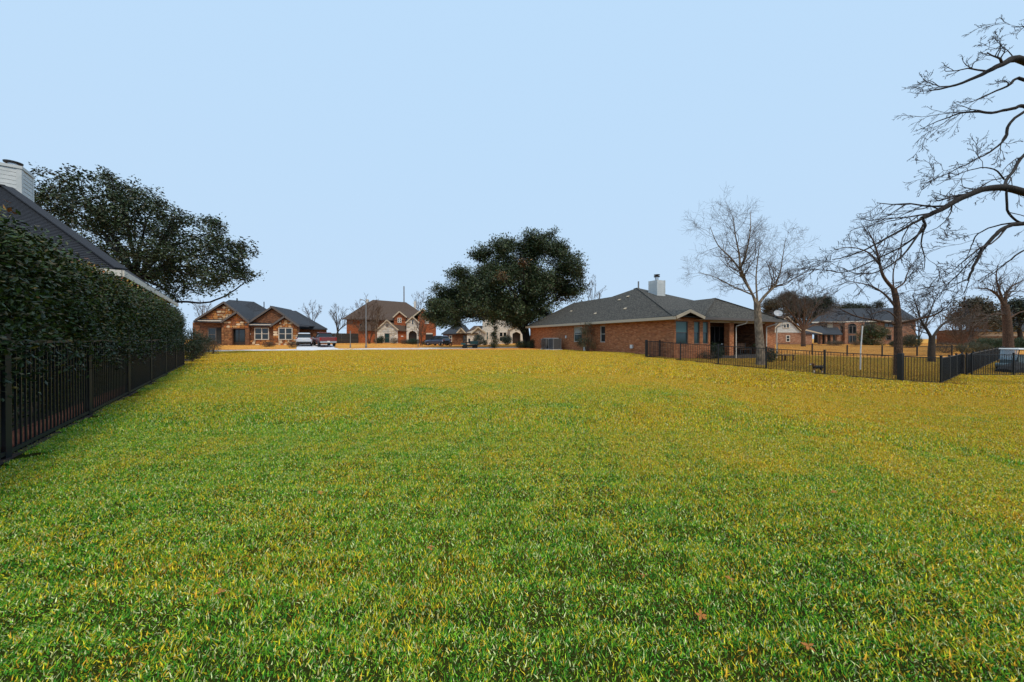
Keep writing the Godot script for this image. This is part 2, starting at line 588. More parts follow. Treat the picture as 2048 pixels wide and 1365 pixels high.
# grows a branch and its side branches; P: n, len, rad, ang, up, wig, last
func grow(mb: MB, p0: Vector3, dir: Vector3, length: float, r0: float, level: int, P: Dictionary) -> void:
	var ns := 4 if level < P.last else 3
	var pts := [p0]
	var rs := [r0]
	var d := dir.normalized()
	var p := p0
	for i in ns:
		d = (d + rdir() * float(P.wig) + Vector3.UP * float(P.up)).normalized()
		p += d * length / ns
		pts.append(p)
		rs.append(lerpf(r0, maxf(r0 * 0.35, P.thin), (i + 1.0) / ns))
	mb.tube(pts, rs, 5 if level < 2 else 3)
	if level >= P.last:
		return
	var n: int = P.n[level]
	for j in n:
		var t := lerpf(0.22, 1.0, (j + rng.randf()) / n)
		var k := mini(int(t * ns), ns - 1)
		var f := t * ns - k
		var a: Vector3 = pts[k]
		var b: Vector3 = pts[k + 1]
		var q := a.lerp(b, f)
		var ax := (b - a).normalized().cross(rdir()).normalized()
		var nd := (b - a).normalized().rotated(ax, float(P.ang) * rng.randf_range(0.6, 1.3))
		var rr: float = lerpf(rs[k], rs[k + 1], f) * float(P.rad)
		grow(mb, q, nd, length * float(P.len) * rng.randf_range(0.6, 1.15) * (1.15 - 0.45 * t), maxf(rr, P.thin), level + 1, P)

func tree_root(called: String, label: String, at: Vector3, group := "", cat := "tree") -> Node3D:
	return thing(called, label, cat, at, 0.0, group)

# bare tree whose limbs follow the given lists of world points
func bare_tree(called: String, label: String, at: Vector3, limbs: Array, P: Dictionary, bark: Material, twig: Material, group := "") -> Node3D:
	var t := tree_root(called, label, at, group)
	var tm := MB.new()
	var cm := MB.new()
	for l in limbs:
		var pts := []
		for q in l.p:
			pts.append(q - at)
		limb(tm, pts, l.r0, l.r1, 8 if l.r0 > 0.1 else 5, l.get("wob", 0.0))
		var n: int = l.get("n", 0)
		for j in n:
			var tt: float = lerpf(l.get("from", 0.3), 1.0, (j + rng.randf()) / maxf(n, 1))
			var seg := tt * (pts.size() - 1)
			var k := mini(int(seg), pts.size() - 2)
			var q: Vector3 = pts[k].lerp(pts[k + 1], seg - k)
			var ax: Vector3 = (pts[k + 1] - pts[k]).normalized()
			var nd := ax.rotated(ax.cross(rdir()).normalized(), float(P.ang) * rng.randf_range(0.5, 1.25))
			nd = (nd + Vector3(l.get("bias", Vector3.ZERO))).normalized()
			grow(cm, q, nd, float(l.get("tw", 1.0)) * rng.randf_range(0.6, 1.2), maxf(lerpf(l.r0, l.r1, tt) * 0.45, P.thin), int(l.get("lv", 1)), P)
	part(tm, "trunk", bark, t)
	var c := part(cm, "crown", twig, t)
	c.set_meta("kind", "stuff")
	return t

# leafy tree: clumps are [px, py, radius px, depth offset]; limbs run from the fork to each clump
func leafy_tree(called: String, label: String, base: Vector3, z: float, fork: Vector3, r_base: float, clumps: Array, per: float, meshes: Array, leafm: Material, bark: Material, group := "", extra := [], fill := 0.72, tints := []) -> Node3D:
	var t := tree_root(called, label, base, group)
	var tm := MB.new()
	limb(tm, [Vector3(0, -0.2, 0), Vector3(0, 0.15, 0), (fork - base) * 0.5 + rdir() * 0.08, fork - base], r_base * 1.25, r_base * 0.8, 10)
	for e in extra:
		var pts := []
		for q in e.p:
			pts.append(q - base)
		limb(tm, pts, e.r0, e.r1, 6, 0.03)
	var xf := []
	for m in meshes:
		xf.append([])
	var cols := []
	for m in meshes:
		cols.append([])
	for cl in clumps:
		var zz: float = z + cl[3]
		var ce := V(cl[0], cl[1], zz) - base
		var rad: float = cl[2] / F * zz
		var f := fork - base
		limb(tm, [f, f.lerp(ce, 0.45) + Vector3(0, 0.08 * f.distance_to(ce), 0) + rdir() * 0.2, ce + Vector3(0, -rad * 0.2, 0)], r_base * 0.32, 0.03, 5, 0.05)
		for k in 5:
			var e := ce + rdir() * rad * 0.75
			limb(tm, [ce + Vector3(0, -rad * 0.2, 0), ce.lerp(e, 0.5) + rdir() * 0.1, e], 0.035, 0.01, 3)
		var n := int(per * rad * rad)
		var subs := []
		for k in 13:
			subs.append(ce + rdir() * Vector3(1, 0.85, 1) * rad * pow(rng.randf(), 0.4) * 0.9)
		for k in n:
			var sc: Vector3 = subs[rng.randi() % 13]
			var q := sc + Vector3(rng.randfn(), rng.randfn() * 0.7, rng.randfn()) * rad * (0.20 if fill < 0.8 else 0.26)
			if rng.randf() > fill + 0.35:
				continue
			var i := rng.randi() % meshes.size()
			xf[i].append(Transform3D(Basis.from_euler(Vector3(rng.randf_range(-0.5, 0.5), rng.randf() * TAU, rng.randf_range(-0.5, 0.5))).scaled(Vector3.ONE * rng.randf_range(0.7, 1.25)), q))
			var tc := Color(1, 1, 1)
			if cl.size() > 4:
				tc = cl[4]
			cols[i].append(tc)
	part(tm, "trunk", bark, t)
	for i in meshes.size():
		many(meshes[i], "crown", leafm, xf[i], cols[i], t)
	return t

# rounded leafy shrub
func shrub(called: String, label: String, at: Vector3, size: Vector3, meshes: Array, group := "", dens := 60.0, m: Material = null, stems := 5) -> Node3D:
	var t := thing(called, label, "shrub", at, 0.0, group)
	var sm := MB.new()
	for k in stems:
		var e := Vector3(rng.randf_range(-0.35, 0.35) * size.x, size.y * rng.randf_range(0.5, 0.85), rng.randf_range(-0.35, 0.35) * size.z)
		limb(sm, [Vector3(e.x * 0.15, -0.05, e.z * 0.15), e * 0.5 + rdir() * 0.04, e], 0.025, 0.008, 4)
	part(sm, "stem", M.twig_brown, t)
	var n := int(dens * (size.x * size.y + size.y * size.z + size.x * size.z))
	var xf := []
	for k in n:
		var d := rdir()
		var q := Vector3(d.x * size.x * 0.5, size.y * 0.52 + d.y * size.y * 0.47, d.z * size.z * 0.5) * 1.0
		var s := pow(rng.randf(), 0.3)
		q = Vector3(0, size.y * 0.5, 0).lerp(q, s) + rdir() * 0.03
		xf.append(Transform3D(Basis.from_euler(Vector3(rng.randf(), rng.randf() * TAU, rng.randf())).scaled(Vector3.ONE * rng.randf_range(0.6, 1.15)), q))
	many(meshes[0], "foliage", m if m else M.leaf_oak, xf, [], t)
	return t

# ------------------------------------------------------------------ houses
# A house seen from the lot: local x runs along its front, local -z back into it. H3 turns a pixel into a local point on the plane `back` metres behind the front.
var hO := Vector2.ZERO
var ha := 0.0
var hy := 0.0
var hroot: Node3D

func house(called: String, label: String, px: float, z: float, deg: float, y: float) -> Node3D:
	ha = deg_to_rad(deg)
	hO = Vector2((px - 1024.0) / F * z, z)
	hy = y
	hroot = thing(called, label, "house", Vector3(hO.x, y, -z), ha)
	return hroot

func H3(px: float, py: float, back := 0.0) -> Vector3:
	var o := hO + back * Vector2(-sin(ha), cos(ha))
	var r := (px - 1024.0) / F
	var t := (r * o.y - o.x) / (cos(ha) - r * sin(ha))
	var d := o.y + t * sin(ha)
	return Vector3(t, EYE - (py - 678.0) / F * d - hy, -back)

func poly_solid(pts: Array, thick: float, mb: MB) -> void:     # local outline in one z plane, extruded back
	var flat := PackedVector2Array()
	for p in pts:
		flat.append(Vector2(p.x, p.y))
	if not Geometry2D.is_polygon_clockwise(flat):
		pass
	else:
		flat.reverse()
		pts = pts.duplicate()
		pts.reverse()
	var ix := Geometry2D.triangulate_polygon(flat)
	var bk := Vector3(0, 0, -thick)
	for i in range(0, ix.size(), 3):
		var a: Vector3 = pts[ix[i]]
		var b: Vector3 = pts[ix[i + 1]]
		var c: Vector3 = pts[ix[i + 2]]
		if (b - a).cross(c - a).z < 0.0:
			var s := b
			b = c
			c = s
		mb.tri(a, b, c)
		mb.tri(a + bk, c + bk, b + bk)
	for i in pts.size():
		var a: Vector3 = pts[i]
		var b: Vector3 = pts[(i + 1) % pts.size()]
		mb.quad(a + bk, b + bk, b, a)

func slab(called: String, pix: Array, back: float, thick: float, m: Material, parent: Node = null) -> MeshInstance3D:
	var pts := []
	for p in pix:
		pts.append(H3(p[0], p[1], back))
	var mb := MB.new()
	poly_solid(pts, thick, mb)
	return part(mb, called, m, parent if parent else hroot)

func rect(a: float, b: float, c: float, d: float) -> Array:
	return [[a, b], [c, b], [c, d], [a, d]]

# roof plane through pixels with their distance back: a slab 0.16 m thick
func roof(called: String, pix: Array, m: Material, parent: Node = null, th := 0.16) -> MeshInstance3D:
	var pts := []
	for p in pix:
		pts.append(H3(p[0], p[1], p[2]))
	return roof3(called, pts, m, parent if parent else hroot, th)

func roof3(called: String, pts: Array, m: Material, parent: Node, th := 0.16) -> MeshInstance3D:
	var mb := MB.new()
	var dn := Vector3(0, -th, 0)
	for i in range(1, pts.size() - 1):
		var a: Vector3 = pts[0]
		var b: Vector3 = pts[i]
		var c: Vector3 = pts[i + 1]
		if (b - a).cross(c - a).y < 0.0:
			var s := b
			b = c
			c = s
		mb.tri(a, b, c)
		mb.tri(a + dn, c + dn, b + dn)
	for i in pts.size():
		var a: Vector3 = pts[i]
		var b: Vector3 = pts[(i + 1) % pts.size()]
		mb.quad(a + dn, b + dn, b, a)
	return part(mb, called, m, parent)

# a gable roof running back from a front gable: two slabs and two rake boards
func gable(l: Array, a: Array, r: Array, front: float, depth: float, m: Material, trim: Material, over := 0.35) -> void:
	var pl := H3(l[0], l[1], front)
	var pa := H3(a[0], a[1], front)
	var pr := H3(r[0], r[1], front)
	var f := Vector3(0, 0, over)
	var b := Vector3(0, 0, -depth)
	var up := Vector3(0, 0.16, 0)
	for e in [[pl, pa], [pa, pr]]:
		var rf := roof3("roof", [e[0] + up + f, e[1] + up + f, e[1] + up + b, e[0] + up + b], m, hroot, 0.12)
		var mb := MB.new()
		mb.bar(e[0] + f + Vector3(0, 0.02, 0.02), e[1] + f + Vector3(0, 0.02, 0.02), 0.05, 0.22)
		part(mb, "rake_board", trim, rf)

func window(a: float, b: float, c: float, d: float, back: float, frame: Material, nx := 2, ny := 2, glass: Material = null, fw := 0.09) -> MeshInstance3D:
	var p := H3(a, b, back)
	var q := H3(c, d, back)
	return window3(hroot, p.x, q.y, q.x, p.y, -back, frame, nx, ny, glass if glass else M.glass, fw)

func window3(parent: Node, x0: float, y0: float, x1: float, y1: float, z: float, frame: Material, nx: int, ny: int, glass: Material, fw := 0.07) -> MeshInstance3D:
	var mb := MB.new()
	var w := x1 - x0
	var h := y1 - y0
	mb.box(Vector3(x0 + fw / 2, y0 + h / 2, z + 0.03), Vector3(fw, h, 0.10))
	mb.box(Vector3(x1 - fw / 2, y0 + h / 2, z + 0.03), Vector3(fw, h, 0.10))
	mb.box(Vector3(x0 + w / 2, y0 + fw / 2, z + 0.032), Vector3(w - fw * 2, fw, 0.10))
	mb.box(Vector3(x0 + w / 2, y1 - fw / 2, z + 0.032), Vector3(w - fw * 2, fw, 0.10))
	var o := part(mb, "window", frame, parent)
	for i in nx:
		for j in ny:
			var cw := (w - 2 * fw) / nx
			var ch := (h - 2 * fw) / ny
			bx(o, "pane", Vector3(x0 + fw + cw * (i + 0.5), y0 + fw + ch * (j + 0.5), z + 0.012), Vector3(cw - 0.004, ch - 0.004, 0.012), glass)
	var mu := MB.new()
	for i in range(1, nx):
		mu.box(Vector3(x0 + fw + (w - 2 * fw) * i / nx, y0 + h / 2, z + 0.035), Vector3(fw * 1.3, h - 2 * fw, 0.06))
	for j in range(1, ny):
		mu.box(Vector3(x0 + w / 2, y0 + fw + (h - 2 * fw) * j / ny, z + 0.038), Vector3(w - 2 * fw, fw * 0.7, 0.05))
	if nx > 1 or ny > 1:
		part(mu, "mullion", frame, o)
	return o

# irregular rubble stones laid proud of a wall, inside the pixel outline
func stones(pix: Array, back: float, cols: Array, seed_: int, cell := 0.36) -> void:
	var r := RandomNumberGenerator.new()
	r.seed = seed_
	var flat := PackedVector2Array()
	var lo := Vector2(1e9, 1e9)
	var hi := -lo
	for p in pix:
		var q := H3(p[0], p[1], back)
		flat.append(Vector2(q.x, q.y))
		lo = lo.min(Vector2(q.x, q.y))
		hi = hi.max(Vector2(q.x, q.y))
	var mb := MB.new()
	var y := lo.y
	while y < hi.y:
		var hh := cell * r.randf_range(0.45, 0.95)
		var x := lo.x
		while x < hi.x:
			var w := cell * r.randf_range(0.6, 1.7)
			var ce := Vector2(x + w / 2, y + hh / 2)
			if Geometry2D.is_point_in_polygon(ce, flat):
				var c: Color = cols[r.randi() % cols.size()]
				mb.col = c * r.randf_range(0.7, 1.25)
				var ring := []
				var inner := []
				for k in 7:
					var a := TAU * k / 7.0 + r.randf_range(-0.25, 0.25)
					var o := Vector3(cos(a) * w * 0.53, sin(a) * hh * 0.55, 0)
					o.x = clampf(o.x * 1.15, -w * 0.48, w * 0.48)
					o.y = clampf(o.y * 1.15, -hh * 0.48, hh * 0.48)
					ring.append(Vector3(ce.x, ce.y, -back) + o)
					inner.append(Vector3(ce.x, ce.y, -back + r.randf_range(0.03, 0.06)) + o * 0.86)
				for k in 7:
					var k2 := (k + 1) % 7
					mb.quad(ring[k], ring[k2], inner[k2], inner[k])
				for k in range(1, 6):
					mb.tri(inner[0], inner[k], inner[k + 1])
			x += w
		y += hh
	var o := part(mb, "stone_facing", vmat(0.9), hroot)
	o.set_meta("kind", "stuff")

func pipe(px: float, py0: float, py1: float, back: float, r: float, m: Material, called := "vent_pipe") -> void:
	var a := H3(px, py1, back)
	var b := H3(px, py0, back)
	var mb := MB.new()
	mb.tube([a, b], [r, r], 6)
	part(mb, called, m, hroot)

func build_stone_house() -> void:
	var warm := [Color(0.44, 0.17, 0.045), Color(0.52, 0.23, 0.07), Color(0.34, 0.115, 0.04), Color(0.58, 0.36, 0.18), Color(0.26, 0.10, 0.045), Color(0.66, 0.52, 0.36)]
	house("stone_house", "single-storey orange stone and brick house with slate-grey roof and two cars in its driveway", 395, 45.0, 12.0, 0.28)
	slab("wall", [[388, 641], [450, 609], [497, 640], [497, 694], [388, 694]], 0.5, 0.3, M.brown_brick)
	stones([[402, 638], [450, 610], [492, 636], [492, 640]], 0.5, warm, 31)
	slab("wall", [[446, 645], [476, 627], [498, 646], [498, 694], [490, 694], [490, 658], [464, 658], [464, 694], [443, 694], [443, 645]], 0.0, 0.3, M.brown_brick)
	stones([[447, 645], [476, 628], [497, 645], [497, 656], [447, 656]], 0.0, warm, 32)
	stones([[443, 657], [462, 657], [462, 694], [443, 694]], 0.0, [Color(0.30, 0.14, 0.06), Color(0.22, 0.10, 0.045), Color(0.36, 0.18, 0.08)], 36, 0.3)
	slab("wall", [[497, 649], [546, 618], [596, 650], [596, 694], [497, 694]], 0.35, 0.3, M.brown_brick)
	stones(rect(493, 681, 546, 693), 0.33, warm, 33)
	slab("wall", [[545, 653], [571, 636], [597, 653], [597, 694], [545, 694]], 0.0, 0.3, M.brown_brick)
	stones([[546, 652], [571, 637], [596, 652], [596, 655], [546, 655]], 0.0, warm, 34)
	stones(rect(546, 655, 556, 694), 0.0, warm, 35)
	stones(rect(586, 655, 597, 694), 0.0, warm, 37)
	stones(rect(556, 682, 586, 694), 0.0, warm, 38)
	slab("wall", rect(590, 656, 652, 694), 6.0, 0.3, M.brown_brick)
	slab("side_wall", rect(385, 645, 390, 694), 0.8, 9.0, M.brown_brick)
	# roofs
	roof("roof", [[386, 642, 0.2], [497, 645, 0.2], [600, 650, 0.2], [536, 620, 6.5], [508, 604, 6.5], [458, 600, 6.5]], M.shingle_slate)
	roof("roof", [[386, 642, 0.2], [458, 600, 6.5], [420, 628, 13.0]], M.shingle_slate)
	roof("roof", [[590, 657, 5.6], [655, 658, 5.6], [592, 622, 10.0], [552, 621, 10.0]], M.shingle_slate)
	roof("roof", [[655, 658, 5.6], [592, 622, 10.0], [640, 650, 15.0]], M.shingle_slate)
	gable([394, 641], [450, 606], [500, 642], 0.5, 6.0, M.shingle_slate, M.grey_trim)
	gable([444, 646], [476, 625], [501, 647], 0.0, 3.5, M.shingle_slate, M.grey_trim)
	gable([493, 651], [546, 615], [600, 652], 0.35, 6.0, M.shingle_slate, M.grey_trim)
	gable([542, 654], [571, 634], [600, 654], 0.0, 3.5, M.shingle_slate, M.grey_trim)
	# pent ledges at the foot of the brick gables
	roof("ledge", [[395, 642, -0.3], [447, 644, -0.3], [447, 640, 0.45], [397, 639, 0.45]], M.shingle_slate)
	slab("gutter", rect(395, 641, 447, 643), -0.3, 0.08, M.white_trim)
	roof("ledge", [[497, 650, -0.2], [545, 651, -0.2], [545, 647, 0.3], [499, 647, 0.3]], M.shingle_slate)
	slab("gutter", rect(497, 649, 545, 650.6), -0.2, 0.08, M.white_trim)
	# openings
	window(416, 656, 433, 683, 0.49, M.grey_trim, 1, 2, null, 0.1)
	slab("porch_shade", rect(433, 656, 442, 688), 0.46, 0.05, M.dark)  # dark panel standing in for the shaded porch beside the column
	var d := slab("door", rect(464, 658, 490, 694), 0.42, 0.06, M.dark_door)
	slab("door_glass", rect(466, 660, 477, 684), 0.40, 0.02, M.glass, d)
	slab("door_glass", rect(478.5, 660, 489, 684), 0.40, 0.02, M.glass, d)
	window(509, 656, 538, 680, 0.34, M.white_trim)
	window(557, 656, 585, 680, -0.01, M.white_trim)
	slab("number_plaque", rect(495, 667, 501, 670), 0.34, 0.03, M.plaque)
	pipe(474, 597, 602, 6.0, 0.08, M.dark)
	pipe(528, 604, 616, 7.5, 0.06, M.dark)
	pipe(541, 612, 619, 6.5, 0.08, M.dark)

func build_center_house() -> void:
	var pale := [Color(0.56, 0.53, 0.47), Color(0.66, 0.64, 0.60), Color(0.50, 0.45, 0.37), Color(0.62, 0.58, 0.50)]
	house("two_storey_house", "two-storey red brick house with white stone gables and brown hipped roof", 693, 68.0, 12.0, -0.05)
	slab("wall", rect(693, 637, 868, 693), 1.2, 0.3, M.red_brick)
	slab("side_wall", rect(693, 637, 696, 693), 1.5, 10.0, M.red_brick)
	roof("roof", [[684, 638, 0.6], [872, 642, 0.6], [836, 621, 5.0], [812, 605, 7.0], [746, 600, 7.0], [733, 607, 5.5]], M.shingle_brown)
	roof("roof", [[684, 638, 0.6], [746, 600, 7.0], [720, 632, 14.0]], M.shingle_brown)
	# low roof over the ground floor
	roof("roof", [[716, 661, -0.4], [756, 661, -0.4], [756, 640, 1.2], [728, 640, 1.2]], M.shingle_brown)
	roof("roof", [[792, 661, -0.3], [815, 662, -0.3], [813, 645, 1.2], [785, 642, 1.2], [770, 642, 1.2]], M.shingle_brown)
	slab("wall", rect(718, 661, 757, 693), 0.0, 0.9, M.red_brick)
	slab("wall", rect(793, 661, 814, 693), 0.1, 0.9, M.red_brick)
	# dormer
	slab("dormer", [[788, 635], [799, 625], [812, 635], [812, 660], [788, 660]], 0.6, 2.5, M.red_brick)
	gable([786, 636], [799, 624], [814, 636], 0.6, 3.5, M.shingle_brown, M.cream_trim)
	window(795, 636, 803, 646, 0.59, M.white_trim, 2, 2, null, 0.12)
	# white stone wing
	slab("wall", [[754, 659], [774, 642], [795, 659], [795, 693], [754, 693]], -0.6, 1.6, M.white_stucco)
	stones([[754, 659], [774, 643], [795, 659], [795, 665], [754, 665]], -0.6, pale, 41, 0.5)
	stones(rect(754, 665, 768, 693), -0.6, pale, 42, 0.5)
	stones(rect(779, 665, 795, 693), -0.6, pale, 43, 0.5)
	gable([752, 661], [774, 641], [797, 661], -0.6, 4.0, M.shingle_brown, M.cream_trim)
	window(769, 667, 779, 686, -0.63, M.grey_trim, 1, 2, M.glass_teal, 0.1)
	var vm := MB.new()
	var vc := H3(774, 651, -0.66)
	vm.lathe(vc, [[0.0, 0.05], [0.2, 0.05], [0.28, 0.04], [0.28, -0.04]], 14, Basis(Vector3.RIGHT, PI / 2))
	part(vm, "round_vent", M.grey_trim, hroot)
	# entry
	slab("wall", [[813, 646], [825, 635], [837, 646], [837, 692], [833.5, 692], [833.5, 668], [830, 663.5], [825, 662], [820, 663.5], [817, 668], [817, 692], [813, 692]], -0.3, 1.0, M.white_stucco)
	stones([[813, 646], [825, 636], [837, 646], [837, 660], [813, 660]], -0.3, pale, 44, 0.45)
	gable([811, 647], [825, 634], [839, 647], -0.3, 4.0, M.shingle_brown, M.cream_trim)
	slab("slit_window", rect(824, 640, 826.5, 649), -0.36, 0.05, M.glass)
	slab("door", rect(817, 661, 834, 692), 0.5, 0.08, M.dark_door)
	# right gable with garage
	slab("wall", [[836, 634], [846, 619], [872, 645], [872, 693], [836, 693]], 0.4, 0.8, M.red_brick)
	gable([826, 634], [846, 618], [875, 648], 0.4, 5.0, M.shingle_brown, M.cream_trim)
	window(850, 640, 858, 648, 0.39, M.white_trim, 2, 2, null, 0.12)
	slab("garage_lintel", rect(852, 666.5, 865, 669), 0.33, 0.1, M.white_trim)
	slab("garage_door", rect(851, 669, 866, 692), 0.36, 0.06, M.dark)
	slab("number_plaque", rect(802, 672, 806.5, 674), 0.06, 0.04, M.plaque)
	slab("eave_gutter", rect(686, 637.4, 735, 639), 0.55, 0.1, M.grey_trim)
	window(719, 648, 729, 656, 1.15, M.grey_trim, 1, 2)
	slab("chimney", rect(731.5, 599, 736, 612), 7.5, 0.9, M.white_stucco)
	slab("chimney", rect(827.5, 603, 831.5, 622), 7.5, 0.9, M.white_stucco)
	# thin mast rising behind the roof
	var base := Vector3(V(808, 600, 84.0).x, 0, -84.0)
	base.y = gnd(base.x, 84.0)
	var pm := MB.new()
	var top := V(808, 573, 84.0).y - base.y
	pm.tube([Vector3(0, -0.1, 0), Vector3(0, top, 0)], [0.16, 0.13], 8)
	var mast := thing("radio_mast", "tall thin dark mast rising behind the brown roof of the two-storey house", "mast", base)
	part(pm, "pole", M.pole, mast)

func build_small_houses() -> void:
	house("low_grey_house", "low brown brick house with slate roof half hidden under the spreading oak", 884, 66.0, 10.0, 0.05)
	slab("wall", rect(886, 666, 942, 692), 0.0, 6.0, M.brown_brick)
	roof("roof", [[882, 668, -0.4], [944, 667, -0.4], [930, 650, 4.0], [908, 651, 4.0]], M.shingle_slate)
	roof("roof", [[882, 668, -0.4], [908, 651, 4.0], [900, 662, 8.0]], M.shingle_slate)
	slab("gable_wall", [[914, 667], [922, 657], [930, 667]], -0.6, 0.2, M.cream_trim)
	gable([913, 667], [922, 657], [931, 667], -0.6, 2.5, M.shingle_slate, M.cream_trim)
	window(898, 671, 904, 684, -0.01, M.white_trim, 1, 2, null, 0.1)
	window(926, 671, 934, 684, -0.01, M.grey_trim, 2, 2, null, 0.1)
	house("white_house", "tall white stucco house with narrow paired windows behind the spreading oak", 934, 64.0, 6.0, 0.30)
	slab("wall", [[938, 664], [956, 657], [971, 666], [971, 691], [934, 691], [934, 665]], -0.5, 1.5, M.white_stucco)
	roof("roof", [[930, 667, -0.7], [956, 667, -0.7], [968, 652, 2.5], [948, 652, 2.5]], M.shingle_brown)
	gable([942, 668], [956, 655], [972, 667], -0.55, 3.5, M.shingle_brown, M.cream_trim)
	slab("wall", [[965, 632], [975, 626], [1048, 626], [1048, 691], [965, 691]], 0.5, 0.4, M.white_stucco)
	roof("roof", [[961, 634, 0.1], [1052, 630, 0.1], [1030, 606, 5.0], [985, 606, 5.0]], M.shingle_brown)
	slab("wall", [[1020, 660], [1032, 650], [1046, 660], [1046, 691], [1041, 691], [1041, 668], [1033, 664], [1025, 668], [1025, 691], [1020, 691]], -0.4, 0.8, M.white_stucco)
	gable([1017, 661], [1032, 649], [1049, 661], -0.4, 3.0, M.shingle_brown, M.cream_trim)
	slab("door", rect(1025, 664, 1041, 690), 0.3, 0.06, M.dark_door)
	window(956, 664, 961, 674, -0.52, M.white_trim, 1, 3, M.glass_teal, 0.12)
	window(974, 638, 979, 652, 0.49, M.white_trim, 1, 2, M.glass_teal, 0.12)
	window(982, 638, 987, 652, 0.49, M.white_trim, 1, 2, M.glass_teal, 0.12)
	window(972, 664, 977, 681, 0.49, M.white_trim, 1, 2, M.glass_teal, 0.12)
	window(983, 664, 988, 681, 0.49, M.white_trim, 1, 2, M.glass_teal, 0.12)
	window(998, 664, 1014, 684, 0.49, M.white_trim, 2, 2, null, 0.14)

func build_right_houses() -> void:
	house("white_gable_house", "house with white siding gable above pale brick beyond the dry field", 1545, 72.0, -4.0, 0.05)
	slab("wall", rect(1549, 666, 1625, 692), 0.0, 0.3, M.pale_brick)
	slab("gable_wall", [[1549, 666], [1549, 655], [1572, 636], [1604, 666]], -0.05, 0.3, M.white_siding)
	gable([1541, 664], [1572, 634], [1608, 668], -0.05, 9.0, M.shingle_brown, M.cream_trim)
	for k in 8:
		var y := 640.0 + k * 3.2
		var w := (y - 636.0) * 1.0
		slab("siding_board", rect(maxf(1572 - w * 1.15, 1550), y, 1572 + w * 0.98, y + 2.6), -0.09, 0.03, M.white_siding)
	window(1566, 647, 1579, 657, -0.13, M.white_trim, 2, 1, null, 0.12)
	window(1572, 671, 1580, 684, -0.02, M.white_trim, 1, 2, null, 0.12)
	roof("roof", [[1604, 668, -0.2], [1660, 668, -0.2], [1640, 650, 4.0], [1600, 645, 4.0]], M.shingle_slate)
	slab("porch_fascia", [[1604, 657], [1645, 667], [1645, 669], [1604, 660]], -0.3, 0.08, M.cream_trim)
	house("brick_mansion", "large two-storey pale brick house with arched windows beyond the dry field", 1625, 74.0, -4.0, 0.05)
	slab("wall", rect(1638, 643, 1832, 692), 1.5, 0.3, M.pale_brick)
	roof("roof", [[1618, 646, 0.9], [1840, 642, 0.9], [1800, 616, 6.0], [1662, 618, 6.0]], M.shingle_slate)
	slab("gutter", [[1622, 644.2], [1838, 640.6], [1838, 642.6], [1622, 646.4]], 0.85, 0.1, M.white_trim)
	slab("wall", rect(1690, 644, 1730, 692), 0.9, 0.6, M.pale_brick)
	window(1640, 645, 1654, 655, 1.48, M.grey_trim, 2, 1, null, 0.12)
	slab("tan_panel", rect(1655, 646, 1666, 657), 1.45, 0.05, M.cream_trim)
	window(1681, 650, 1687, 668, 1.48, M.grey_trim, 1, 2, null, 0.12)
	for w in [[1697, 1713, 652, 668], [1726, 1738, 650, 664]]:
		var bk := 0.88 if w[0] == 1697 else 1.48
		var o := window(w[0], w[2], w[1], w[3], bk, M.grey_trim, 2, 1, null, 0.12)
		var ar := []
		for k in 9:
			var a := PI * k / 8.0
			ar.append([(w[0] + w[1]) * 0.5 + cos(a) * (w[1] - w[0]) * 0.5, w[2] - sin(a) * 4.5])
		slab("arch_pane", ar, bk - 0.04, 0.05, M.glass, o)
	window(1697, 671, 1713, 686, 0.88, M.grey_trim, 2, 1, null, 0.12)
	window(1769, 646, 1787, 655, 1.48, M.grey_trim, 2, 1, null, 0.12)
	window(1772, 670, 1783, 681, 1.48, M.grey_trim, 1, 1, null, 0.12)
	roof("porch_roof", [[1640, 669, -1.5], [1686, 669, -1.5], [1676, 655, 1.5], [1630, 655, 1.5]], M.shingle_slate)
	for x in [1642, 1652, 1663, 1675]:
		slab("porch_column", rect(x, 669, x + 3, 692), -1.2, 0.3, M.pale_brick)
	slab("porch_door_or_shade", rect(1645, 669, 1672, 691), 1.45, 0.05, M.dark)  # dark sheet painted in for the shade behind the porch columns
	house("tan_house", "long low tan house with grey roof behind the clipped hedge", 1938, 66.0, -10.0, -0.3)
	slab("wall", rect(1938, 660, 2110, 694), 0.0, 6.0, M.brown_brick)
	slab("wall_band", rect(1944, 660, 2110, 673), -0.06, 0.06, M.cream_trim)
	roof("roof", [[1928, 663, -0.6], [2120, 662, -0.6], [2080, 626, 5.0], [1975, 628, 5.0]], M.shingle_slate)

# ------------------------------------------------------------------ brick house on the right
func wall_boxes(mb: MB, x0: float, x1: float, y0: float, y1: float, z0: float, z1: float, holes: Array) -> void:
	var xs := [x0, x1]
	for h in holes:
		xs.append(h[0])
		xs.append(h[2])
	xs.sort()
	for i in xs.size() - 1:
		var a: float = xs[i]
		var b: float = xs[i + 1]
		if b - a < 0.001:
			continue
		var y := y0
		var hs := []
		for h in holes:
			if h[0] < (a + b) / 2 and h[2] > (a + b) / 2:
				hs.append(h)
		hs.sort_custom(func(p, q): return p[1] < q[1])
		for h in hs:
			if h[1] > y:
				mb.box(Vector3((a + b) / 2, (y + h[1]) / 2, (z0 + z1) / 2), Vector3(b - a, h[1] - y, absf(z1 - z0)))
			y = h[3]
		if y1 > y:
			mb.box(Vector3((a + b) / 2, (y + y1) / 2, (z0 + z1) / 2), Vector3(b - a, y1 - y, absf(z1 - z0)))

